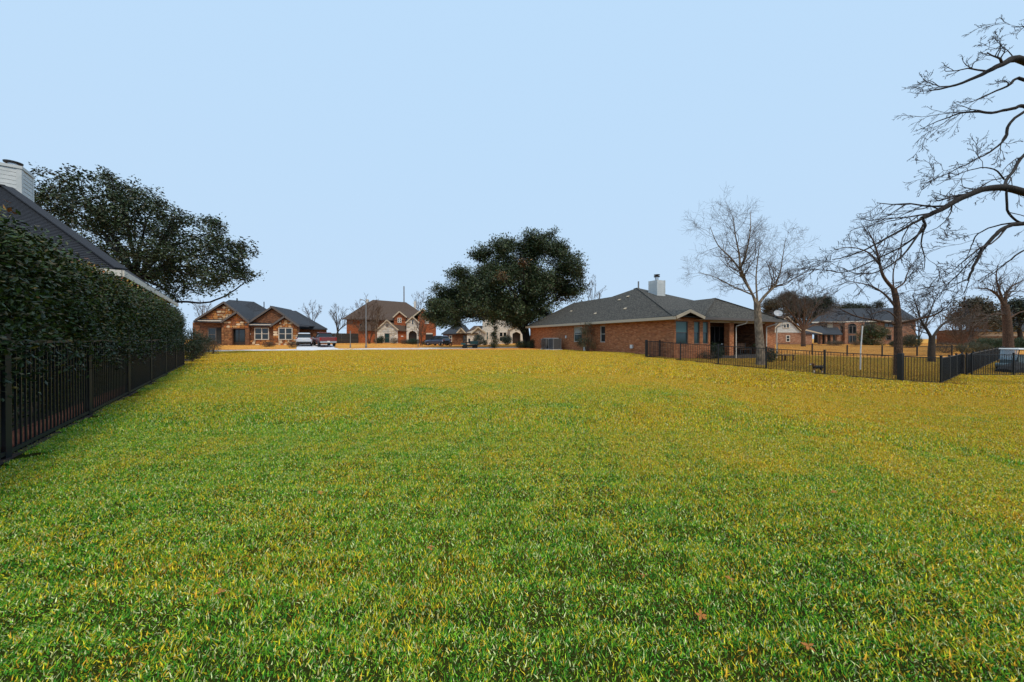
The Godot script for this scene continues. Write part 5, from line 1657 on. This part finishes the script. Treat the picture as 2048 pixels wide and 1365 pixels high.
func build_vehicles() -> void:
	var pw := mat(lin(0.62, 0.65, 0.70), 0.22)
	pw.clearcoat_enabled = true
	var pr := mat(lin(0.17, 0.012, 0.012), 0.25)
	pr.clearcoat_enabled = true
	var pb := mat(lin(0.02, 0.045, 0.11), 0.25)
	pb.clearcoat_enabled = true
	var pt := mat(lin(0.012, 0.085, 0.10), 0.35)
	suv("white sport utility car parked in the concrete driveway of the stone house", G(609, 46.5) + Vector3(0, 0.045, 0), 0.50, pw)
	pickup("dark red pickup truck parked in the concrete driveway of the stone house", G(648, 46.0) + Vector3(0, 0.045, 0), 0.66, pr)
	suv("dark blue sport utility car parked beside the garage of the two-storey house", G(875, 59.0), 1.0, pb)
	# teal utility cart by the street
	var c := thing("utility_cart", "teal utility cart with black seat parked on the street under the oak", "cart", G(940, 43.5) + Vector3(0, 0.01, 0), 0.25)
	var mb := MB.new()
	mb.loft([[Vector3(0.0, 0.62, 0.5), Vector3(0.85, 0.62, 0.5), Vector3(0.95, 1.02, 0.55), Vector3(-0.05, 1.02, 0.55)], [Vector3(0.0, 0.62, -0.5), Vector3(0.85, 0.62, -0.5), Vector3(0.95, 1.02, -0.55), Vector3(-0.05, 1.02, -0.55)]])
	part(mb, "cargo_box", pt, c)
	bx(c, "frame", Vector3(0.05, 0.5, 0), Vector3(1.7, 0.18, 0.7), M.dark)
	bx(c, "seat", Vector3(-0.3, 0.8, 0), Vector3(0.45, 0.14, 0.9), M.dark)
	bx(c, "seat_back", Vector3(-0.1, 1.08, 0), Vector3(0.12, 0.5, 0.9), M.dark)
	mb = MB.new()
	mb.tube([Vector3(-0.95, 0.7, 0), Vector3(-0.75, 1.1, 0)], [0.03, 0.03], 6)
	mb.tube([Vector3(-0.75, 1.1, -0.2), Vector3(-0.72, 1.15, 0), Vector3(-0.75, 1.1, 0.2)], [0.025, 0.025, 0.025], 5)
	part(mb, "handlebar", M.dark, c)
	bx(c, "hood", Vector3(-0.85, 0.66, 0), Vector3(0.5, 0.22, 0.75), pt)
	for sx in [-0.65, 0.6]:
		for sz in [-0.42, 0.42]:
			var w := MB.new()
			w.lathe(Vector3.ZERO, [[0.0, -0.1], [0.26, -0.1], [0.28, 0.0], [0.26, 0.1], [0.0, 0.1]], 14, Basis(Vector3.RIGHT, PI / 2))
			var o := part(w, "wheel", M.tyre, c)
			o.position = Vector3(sx, 0.28, sz)
	# motorcycle
	var m := thing("motorcycle", "dark motorcycle with pale headlamp parked near the low brown house", "motorcycle", G(892, 54.0), 0.6)
	for x in [-0.72, 0.72]:
		var w := MB.new()
		w.lathe(Vector3.ZERO, [[0.22, -0.05], [0.32, -0.05], [0.34, 0.0], [0.32, 0.05], [0.22, 0.05]], 18, Basis(Vector3.RIGHT, PI / 2))
		var o := part(w, "wheel", M.tyre, m)
		o.position = Vector3(x, 0.34, 0)
	mb = MB.new()
	mb.loft([[Vector3(-0.5, 0.4, 0.14), Vector3(0.45, 0.4, 0.14), Vector3(0.4, 0.78, 0.1), Vector3(-0.4, 0.9, 0.1)], [Vector3(-0.5, 0.4, -0.14), Vector3(0.45, 0.4, -0.14), Vector3(0.4, 0.78, -0.1), Vector3(-0.4, 0.9, -0.1)]])
	part(mb, "body", M.dark, m)
	mb = MB.new()
	mb.tube([Vector3(-0.72, 0.34, 0), Vector3(-0.5, 0.95, 0)], [0.035, 0.035], 6)
	mb.tube([Vector3(-0.45, 1.05, -0.35), Vector3(-0.5, 0.98, 0), Vector3(-0.45, 1.05, 0.35)], [0.02, 0.02, 0.02], 5)
	part(mb, "fork", M.chrome, m)
	bx(m, "seat", Vector3(0.25, 0.84, 0), Vector3(0.6, 0.1, 0.26), M.dark)
	mb = MB.new()
	mb.lathe(Vector3(-0.62, 0.86, 0), [[0.0, -0.08], [0.09, 0.0], [0.0, 0.06]], 10, Basis(Vector3.BACK, PI / 2))
	part(mb, "headlight", M.lamp_glass, m)
	# golf cart at the right edge
	var clear := mat(Color(0.8, 0.9, 0.95, 0.16), 0.05)
	clear.transparency = BaseMaterial3D.TRANSPARENCY_ALPHA
	var g := thing("golf_cart", "golf cart with white canopy parked beyond the fence at the right", "golf cart", G(2036, 21.2), 0.1)
	g.scale = Vector3.ONE * 0.76
	mb = MB.new()
	mb.loft([ring(0.55, 1.15, 0.28, 0.5, 0.62, 1.05), ring(-0.55, 1.15, 0.28, 0.5, 0.62, 1.05)])
	part(mb, "body", mat(lin(0.10, 0.14, 0.15), 0.35), g)
	bx(g, "dashboard", Vector3(-0.72, 0.85, 0), Vector3(0.22, 0.5, 1.0), mat(lin(0.10, 0.14, 0.15), 0.35))
	bx(g, "seat", Vector3(0.1, 0.72, 0), Vector3(0.5, 0.16, 1.0), M.blind)
	bx(g, "seat_back", Vector3(0.42, 1.0, 0), Vector3(0.12, 0.5, 1.0), M.blind)
	mb = MB.new()
	mb.loft([[Vector3(-0.85, 1.72, 0.55), Vector3(1.05, 1.72, 0.55), Vector3(1.0, 1.8, 0.5), Vector3(-0.8, 1.8, 0.5)], [Vector3(-0.85, 1.72, -0.55), Vector3(1.05, 1.72, -0.55), Vector3(1.0, 1.8, -0.5), Vector3(-0.8, 1.8, -0.5)]])
	part(mb, "canopy", M.white_paint, g)
	for sz in [-0.5, 0.5]:
		mb = MB.new()
		mb.tube([Vector3(-0.95, 0.7, sz), Vector3(-0.72, 1.73, sz)], [0.025, 0.025], 5)
		mb.tube([Vector3(0.7, 0.62, sz), Vector3(0.8, 1.73, sz)], [0.025, 0.025], 5)
		part(mb, "strut", M.dark, g)
		for x in [-0.8, 0.75]:
			wheel(g, Vector3(x, 0.24, sz * 1.0), 0.24, 0.18)
			g.get_child(g.get_child_count() - 1).rotation.y = PI / 2
	var ws := bx(g, "windshield", Vector3(-0.84, 1.3, 0), Vector3(0.012, 0.85, 0.94), clear)
	ws.rotation.z = -0.22
	# dark covered heap behind the fence
	var hp := thing("covered_heap", "low black plastic-covered heap behind the right fence", "heap", G(2036, 19.9))
	mb = MB.new()
	var secs := []
	for k in 9:
		var x := -0.75 + k * 0.2
		var hh := 0.62 * pow(sin(PI * (k + 0.6) / 9.2), 0.6)
		var r := []
		for j in 8:
			var a := PI * j / 7.0
			r.append(Vector3(x, -0.02 + hh * pow(sin(a), 0.7) * (1.0 + 0.08 * sin(j * 3.1 + k)), -cos(a) * (0.45 + 0.05 * sin(k * 2.0))))
		secs.append(r)
	mb.loft(secs)
	part(mb, "cover", M.tyre, hp)

func build_small_things() -> void:
	# air conditioners and screen beside the brick house
	var inv := Transform3D(Basis(Vector3.UP, atan2(0.422, 0.906)), Vector3(11.05, 0, -23.8))
	var labs := ["grey slatted air conditioner nearer the white-blinded window", "grey slatted air conditioner nearer the broad oak"]
	var k := 0
	for s in [13.6, 15.0]:
		var p := inv * Vector3(-1.05, 0, -s)
		var a := thing("air_conditioner", labs[k], "air conditioner", Vector3(p.x, gnd(p.x, -p.z), p.z), atan2(0.422, 0.906), "air conditioners beside the brick house")
		k += 1
		bx(a, "pad", Vector3(0, 0.03, 0), Vector3(1.15, 0.1, 1.15), M.concrete)
		bx(a, "cabinet", Vector3(0, 0.62, 0), Vector3(0.86, 1.08, 0.86), M.dark)
		for j in 12:
			bx(a, "slat", Vector3(0, 0.14 + j * 0.085, 0), Vector3(0.93, 0.03, 0.93), M.pole)
		for sx in [-1, 1]:
			for sz in [-1, 1]:
				bx(a, "corner_post", Vector3(sx * 0.45, 0.63, sz * 0.45), Vector3(0.06, 1.12, 0.06), M.pole)
		var fm := MB.new()
		fm.lathe(Vector3(0, 1.19, 0), [[0.48, -0.04], [0.46, 0.03], [0.3, 0.05], [0.0, 0.05]], 18)
		part(fm, "top_grille", M.pole, a)
	var tp := inv * Vector3(-1.85, 0, -14.6)
	var tw := thing("dry_bush", "leafless twiggy bush in front of the air conditioners", "shrub", Vector3(tp.x, gnd(tp.x, -tp.z), tp.z))
	var bm := MB.new()
	for j in 14:
		grow(bm, Vector3(rng.randf_range(-0.15, 0.15), -0.03, rng.randf_range(-0.5, 0.5)), Vector3(rng.randf_range(-0.5, 0.5), 1.0, rng.randf_range(-0.5, 0.5)), rng.randf_range(0.7, 1.2), 0.014, 1, {"ang": 0.5, "thin": 0.004, "last": 3, "n": [5, 4, 4, 3], "len": 0.55, "rad": 0.6, "up": 0.08, "wig": 0.2})
	part(bm, "stem", M.twig_grey, tw)
	# street lamp pole, sign posts, utility pole
	var sp := [["street_lamp", "tall grey lamp post at the kerb before the two-storey house", "lamp post", 732.0, 43.5, 606.0, 0.085], ["sign_post", "pale slim post at the driveway edge beside the street", "post", 700.5, 44.0, 662.0, 0.05], ["sign_post", "thin grey post on the lawn before the arched entry", "post", 836.0, 50.0, 662.0, 0.04], ["utility_pole", "distant utility pole beyond the roof of the stone house", "pole", 408.0, 88.0, 610.0, 0.13]]
	for e in sp:
		var b := G(e[3], e[4])
		var t := thing(e[0], e[1], e[2], b)
		var top := V(e[3], e[5], e[4]).y - b.y
		var mb := MB.new()
		mb.lathe(Vector3(0, -0.1, 0), [[e[6] * 1.6, 0.0], [e[6] * 1.6, 0.4], [e[6], 0.5], [e[6] * 0.75, top + 0.1], [0.0, top + 0.1]], 10)
		part(mb, "pole", M.pole, t)
		if e[0] == "street_lamp":
			mb = MB.new()
			mb.tube([Vector3(0, top, 0), Vector3(-0.1, top + 0.25, 0.1), Vector3(-0.35, top + 0.35, 0.4)], [0.05, 0.045, 0.04], 6)
			part(mb, "arm", M.pole, t)
			mb = MB.new()
			mb.lathe(Vector3(-0.42, top + 0.3, 0.48), [[0.0, 0.1], [0.12, 0.06], [0.2, -0.03], [0.0, -0.05]], 12)
			part(mb, "lamp_head", M.pole, t)
		elif e[0] == "sign_post":
			bx(t, "sign_plate", Vector3(0, top - 0.22, 0), Vector3(0.03, 0.42, 0.3), M.pole)
		else:
			bx(t, "crossarm", Vector3(0, top - 0.5, 0), Vector3(2.2, 0.12, 0.12), M.pole)
	# white pole in the fenced yard
	var w := G(1722, 20.0)
	w.y = gnd(w.x, 20.0)
	var wp := thing("white_pole", "slim white pole leaning slightly in the fenced yard", "pole", w)
	var pm := MB.new()
	pm.tube([Vector3(-0.02, -0.1, 0), Vector3(0.0, 1.2, 0), Vector3(0.10, 2.55, 0)], [0.035, 0.032, 0.03], 8)
	part(pm, "shaft", M.white_paint, wp)
	pm = MB.new()
	pm.tube([Vector3(0.10, 2.5, 0), Vector3(0.16, 3.2, 0)], [0.02, 0.012], 6)
	part(pm, "tip", M.twig_brown, wp)
	# plank fence between the far houses
	var pf := thing("plank_fence", "weathered grey plank fence between the stone house and the two-storey house", "fence", G(660, 62.0))
	var a := G(648, 62.0)
	var b2 := G(716, 66.0)
	for j in 56:
		var q := a.lerp(b2, j / 55.0) - pf.position
		bx(pf, "plank", q + Vector3(0, 0.9 + rng.randf_range(-0.02, 0.02), rng.randf_range(-0.01, 0.01)), Vector3(0.105, 1.85, 0.025), M.wood_fence, -0.1)
	for y in [0.4, 1.4]:
		var rm := MB.new()
		rm.bar(a - pf.position + Vector3(0, y, -0.05), b2 - pf.position + Vector3(0, y, -0.05), 0.05, 0.09)
		part(rm, "rail", M.wood_fence, pf)
	# porch furniture
	var hx := Transform3D(Basis(Vector3.UP, atan2(0.422, 0.906)), Vector3(11.05, 0, -23.8))
	var bn := thing("porch_bench", "dark slatted bench standing at the porch edge", "bench", hx * Vector3(8.1, -0.1, -0.35), atan2(0.422, 0.906))
	for j in 4:
		bx(bn, "seat_slat", Vector3(0, 0.44, -0.2 + j * 0.12), Vector3(1.4, 0.03, 0.09), M.bark_brown)
	for j in 3:
		bx(bn, "back_slat", Vector3(0, 0.58 + j * 0.13, -0.28), Vector3(1.4, 0.09, 0.03), M.bark_brown)
	for sx in [-0.64, 0.64]:
		bx(bn, "leg", Vector3(sx, 0.22, 0.14), Vector3(0.06, 0.44, 0.06), M.dark)
		bx(bn, "leg", Vector3(sx, 0.46, -0.27), Vector3(0.06, 0.92, 0.06), M.dark)
	var gr := thing("barbecue_grill", "black covered barbecue grill on the porch beside the brick column", "grill", hx * Vector3(7.2, -0.1, -1.2), 0.4)
	var gm := MB.new()
	gm.loft([[Vector3(-0.6, 0.0, 0.3), Vector3(0.6, 0.0, 0.3), Vector3(0.6, 0.9, 0.3), Vector3(0.42, 1.15, 0.2), Vector3(-0.42, 1.15, 0.2), Vector3(-0.6, 0.9, 0.3)], [Vector3(-0.6, 0.0, -0.3), Vector3(0.6, 0.0, -0.3), Vector3(0.6, 0.9, -0.3), Vector3(0.42, 1.15, -0.2), Vector3(-0.42, 1.15, -0.2), Vector3(-0.6, 0.9, -0.3)]])
	part(gm, "cover", M.dark, gr)
	bx(gr, "side_shelf", Vector3(-0.75, 0.85, 0), Vector3(0.3, 0.04, 0.5), M.chrome)
	var pp := ["terracotta pot with leafy plant at the left porch edge", "terracotta pot with dark leafy plant at the right porch edge"]
	var leafm := leaf_cluster(0.2, 24, 0.09, [Color(0.025, 0.055, 0.02), Color(0.04, 0.075, 0.025)], 97)
	for j in 2:
		var p := hx * Vector3([4.3, 9.8][j], -0.1, -0.2)
		var pot := thing("potted_plant", pp[j], "plant", p)
		var qm := MB.new()
		qm.lathe(Vector3.ZERO, [[0.0, 0.0], [0.13, 0.0], [0.19, 0.32], [0.21, 0.32], [0.21, 0.36], [0.17, 0.36], [0.0, 0.33]], 16)
		part(qm, "pot", M.edging, pot)
		var xf := []
		for i in 22:
			xf.append(Transform3D(Basis.from_euler(Vector3(rng.randf(), rng.randf() * TAU, 0)), Vector3(rng.randfn() * 0.14, 0.5 + rng.randf() * 0.4, rng.randfn() * 0.14)))
		many(leafm, "foliage", M.leaf_oak, xf, [], pot)
	# low table in the yard
	var tb := thing("garden_table", "low dark garden table on the grass beyond the pale tree trunk", "table", G(1568, 25.5), 0.3)
	bx(tb, "table_top", Vector3(0, 0.46, 0), Vector3(1.3, 0.05, 0.7), M.bark_brown)
	for sx in [-0.55, 0.55]:
		for sz in [-0.28, 0.28]:
			bx(tb, "leg", Vector3(sx, 0.22, sz), Vector3(0.07, 0.46, 0.07), M.bark_brown)
	build_dog()

func capsule(p: Vector3, a: Vector3, b: Vector3, ra: float, rb: float) -> float:
	var ab := b - a
	var t := clampf((p - a).dot(ab) / maxf(ab.length_squared(), 1e-9), 0.0, 1.0)
	return p.distance_to(a + ab * t) - lerpf(ra, rb, t)

func build_dog() -> void:
	# trotting small dog facing left (-x), built as one skin by surface nets
	var bones := [
		[Vector3(0.17, 0.30, 0), Vector3(-0.02, 0.285, 0), 0.075, 0.075, 0], [Vector3(-0.02, 0.285, 0), Vector3(-0.16, 0.29, 0), 0.078, 0.09, 0],
		[Vector3(-0.17, 0.32, 0), Vector3(-0.26, 0.42, 0), 0.065, 0.05, 1], [Vector3(-0.28, 0.44, 0), Vector3(-0.31, 0.435, 0), 0.06, 0.05, 1],
		[Vector3(-0.32, 0.42, 0), Vector3(-0.39, 0.40, 0), 0.033, 0.022, 2],
		[Vector3(-0.265, 0.48, 0.045), Vector3(-0.24, 0.43, 0.075), 0.014, 0.024, 1], [Vector3(-0.265, 0.48, -0.045), Vector3(-0.24, 0.43, -0.075), 0.014, 0.024, 1],
		[Vector3(0.23, 0.33, 0), Vector3(0.32, 0.40, 0), 0.022, 0.015, 0], [Vector3(0.32, 0.40, 0), Vector3(0.37, 0.47, 0), 0.015, 0.01, 2],
		[Vector3(-0.17, 0.26, 0.05), Vector3(-0.21, 0.14, 0.05), 0.035, 0.022, 1], [Vector3(-0.21, 0.14, 0.05), Vector3(-0.23, 0.02, 0.05), 0.02, 0.02, 2], [Vector3(-0.23, 0.016, 0.05), Vector3(-0.26, 0.016, 0.05), 0.018, 0.016, 2],
		[Vector3(-0.16, 0.26, -0.05), Vector3(-0.13, 0.14, -0.05), 0.035, 0.022, 1], [Vector3(-0.13, 0.14, -0.05), Vector3(-0.12, 0.02, -0.05), 0.02, 0.02, 2], [Vector3(-0.12, 0.016, -0.05), Vector3(-0.15, 0.016, -0.05), 0.018, 0.016, 2],
		[Vector3(0.18, 0.28, 0.05), Vector3(0.14, 0.17, 0.05), 0.05, 0.03, 0], [Vector3(0.14, 0.17, 0.05), Vector3(0.20, 0.10, 0.05), 0.026, 0.018, 1], [Vector3(0.20, 0.10, 0.05), Vector3(0.19, 0.02, 0.05), 0.017, 0.018, 2], [Vector3(0.19, 0.016, 0.05), Vector3(0.155, 0.016, 0.05), 0.017, 0.015, 2],
		[Vector3(0.19, 0.28, -0.05), Vector3(0.19, 0.17, -0.05), 0.05, 0.03, 0], [Vector3(0.19, 0.17, -0.05), Vector3(0.26, 0.11, -0.05), 0.026, 0.018, 1], [Vector3(0.26, 0.11, -0.05), Vector3(0.27, 0.02, -0.05), 0.017, 0.018, 2], [Vector3(0.27, 0.016, -0.05), Vector3(0.235, 0.016, -0.05), 0.017, 0.015, 2]]
	var pal := [Color(0.018, 0.017, 0.017), Color(0.17, 0.075, 0.03), Color(0.55, 0.50, 0.44)]
	var cs := 0.014
	var lo := Vector3(-0.43, -0.02, -0.13)
	var nx := 60
	var ny := 38
	var nz := 19
	var val := PackedFloat32Array()
	var own := PackedInt32Array()
	val.resize(nx * ny * nz)
	own.resize(nx * ny * nz)
	for k in nz:
		for j in ny:
			for i in nx:
				var p := lo + Vector3(i, j, k) * cs
				var s := 0.0
				var best := 1e9
				var bi := 0
				for b in bones:
					var d := capsule(p, b[0], b[1], b[2], b[3])
					s += exp(-d / 0.012)
					if d < best:
						best = d
						bi = b[4]
				val[(k * ny + j) * nx + i] = -0.012 * log(maxf(s, 1e-30))
				own[(k * ny + j) * nx + i] = bi
	var cell := {}
	var mb := MB.new()
	for k in nz - 1:
		for j in ny - 1:
			for i in nx - 1:
				var sum := Vector3.ZERO
				var n := 0
				for e in [[0, 0, 0, 1, 0, 0], [0, 1, 0, 1, 1, 0], [0, 0, 1, 1, 0, 1], [0, 1, 1, 1, 1, 1], [0, 0, 0, 0, 1, 0], [1, 0, 0, 1, 1, 0], [0, 0, 1, 0, 1, 1], [1, 0, 1, 1, 1, 1], [0, 0, 0, 0, 0, 1], [1, 0, 0, 1, 0, 1], [0, 1, 0, 0, 1, 1], [1, 1, 0, 1, 1, 1]]:
					var a := val[((k + e[2]) * ny + j + e[1]) * nx + i + e[0]]
					var b := val[((k + e[5]) * ny + j + e[4]) * nx + i + e[3]]
					if (a < 0.0) != (b < 0.0):
						var t := a / (a - b)
						sum += Vector3(i, j, k) + Vector3(e[0], e[1], e[2]).lerp(Vector3(e[3], e[4], e[5]), t)
						n += 1
				if n > 0:
					cell[(k * ny + j) * nx + i] = lo + sum / n * cs
	for key in cell:
		var i: int = key % nx
		var j: int = (key / nx) % ny
		var k: int = key / (nx * ny)
		var a := val[key]
		mb.col = pal[own[key]]
		for ax in 3:
			var st: int = [1, nx, nx * ny][ax]
			var b := val[key + st]
			if (a < 0.0) == (b < 0.0):
				continue
			var o1: int = [nx, nx * ny, 1][ax]
			var o2: int = [nx * ny, 1, nx][ax]
			if cell.has(key - o1) and cell.has(key - o2) and cell.has(key - o1 - o2):
				var q := [cell[key], cell[key - o1], cell[key - o1 - o2], cell[key - o2]]
				if a < 0.0:
					mb.quad(q[0], q[1], q[2], q[3])
				else:
					mb.quad(q[3], q[2], q[1], q[0])
	var d := thing("dog", "small black dog with brown and white head trotting behind the fence", "dog", G(1636, 17.6), 0.0)
	part(mb, "body", vmat(0.8), d)
	for s in [-1, 1]:
		var em := SphereMesh.new()
		em.radius = 0.009
		em.height = 0.018
		put(em, "eye", M.glass, d, Vector3(-0.325, 0.458, s * 0.036))
	var nm := SphereMesh.new()
	nm.radius = 0.014
	nm.height = 0.024
	put(nm, "nose", M.glass, d, Vector3(-0.408, 0.402, 0))

# ------------------------------------------------------------------ everything
func _ready() -> void:
	rng.seed = 20240117
	noise.seed = 7
	noise.frequency = 0.01
	noise.fractal_octaves = 3
	var cam := Camera3D.new()
	cam.name = "camera"
	add_child(cam)
	cam.position = Vector3(0, EYE, 0)
	cam.rotation.x = -atan(4.5 / F)
	cam.fov = rad_to_deg(2.0 * atan(682.5 / F))
	cam.far = 5000.0
	cam.near = 0.05
	cam.current = true
	var sky_m := ProceduralSkyMaterial.new()
	sky_m.sky_top_color = Color(0.742, 0.868, 0.985)
	sky_m.sky_horizon_color = Color(0.775, 0.875, 0.975)
	sky_m.sky_curve = 0.25
	sky_m.ground_horizon_color = Color(0.70, 0.76, 0.80)
	sky_m.ground_bottom_color = Color(0.42, 0.42, 0.36)
	sky_m.sun_angle_max = 1.0
	var sky := Sky.new()
	sky.sky_material = sky_m
	var env := Environment.new()
	env.background_mode = Environment.BG_SKY
	env.sky = sky
	env.tonemap_mode = Environment.TONE_MAPPER_LINEAR
	env.tonemap_exposure = 1.36
	env.background_energy_multiplier = 0.735
	env.sdfgi_enabled = true
	env.ssao_enabled = true
	env.ssil_enabled = true
	var we := WorldEnvironment.new()
	we.environment = env
	add_child(we)
	var sun := DirectionalLight3D.new()
	sun.name = "sun"
	add_child(sun)
	sun.light_energy = 0.5
	sun.light_color = Color(1.0, 0.93, 0.82)
	sun.light_angular_distance = 12.0
	sun.shadow_enabled = true
	sun.sky_mode = DirectionalLight3D.SKY_MODE_LIGHT_ONLY
	sun.rotation_degrees = Vector3(-55, 25, 0)

	make_materials()
	build_ground()
	build_street()
	build_near_house()
	build_brick_house()
	build_stone_house()
	build_center_house()
	build_small_houses()
	build_right_houses()
	build_left_fence()
	build_hedge()
	build_right_fences()
	build_leafy_trees()
	build_bare_trees()
	build_shrubs()
	build_vehicles()
	build_small_things()
	build_grass()

func build_right_fences() -> void:
	var pts := []
	for e in [[1293, 23.9], [1361, 22.0], [1437, 20.1], [1533, 18.4], [1650, 16.6], [1800, 15.04], [1883, 14.76]]:
		pts.append(G(e[0], e[1]))
	var a: Vector3 = pts[pts.size() - 1]
	var b := G(1925, 19.3)
	for k in range(1, 4):
		var q := a.lerp(b, k / 3.0)
		q.y = gnd(q.x, -q.z)
		pts.append(q)
	var f := metal_fence("black metal picket fence stepping down round the yard of the brick house", pts, 1.13, 0.108, 0.06, 0.016)
	bx(f, "gate_post", pts[5] - pts[0] + Vector3(0.02, 0.58, 0.02), Vector3(0.16, 1.3, 0.16), M.black_metal, 0.3)
	bx(f, "gate_post", pts[0] - pts[0] + Vector3(0.0, 0.56, 0.0), Vector3(0.13, 1.24, 0.13), M.black_metal, 0.3)
	metal_fence("short black metal fence joining the brick house corner", [G(1293.5, 24.05), G(1320, 24.6), G(1343, 24.7)], 1.13, 0.108, 0.07, 0.016)
	pts = []
	for k in 6:
		pts.append(G(lerpf(1555, 1905, k / 5.0), lerpf(36.5, 39.6, k / 5.0)))
	metal_fence("far black metal fence along the back of the yard before the dry field", pts, 1.13, 0.125, 0.08, 0.02)
	pts = []
	var p0 := G(1934, 18.5)
	var p1 := G(2018, 41.0)
	for k in 13:
		var q := p0.lerp(p1, k / 12.0)
		q.y = gnd(q.x, -q.z)
		pts.append(q)
	metal_fence("long black metal fence receding past the golf cart to the thick bare trunk", pts, 1.13, 0.145, 0.06, 0.018)
	pts = []
	for k in 4:
		var q := p0 + Vector3(0.15 + k * 2.2, 0, 0.1)
		q.y = gnd(q.x, -q.z)
		pts.append(q)
	metal_fence("black metal fence in front of the golf cart at the edge of the lot", pts, 1.13, 0.12, 0.06, 0.016)
	# pale timber post in the gap between the two fences
	var t := thing("timber_post", "weathered timber post in the gap between the two black fences", "post", G(1927, 18.9))
	bx(t, "shaft", Vector3(0, 0.5, 0), Vector3(0.11, 1.12, 0.11), M.wood_fence, 0.3)
	var cm := MB.new()
	cm.lathe(Vector3(0, 1.06, 0), [[0.08, 0.0], [0.06, 0.04], [0.0, 0.06]], 8)
	part(cm, "cap", M.wood_fence, t)
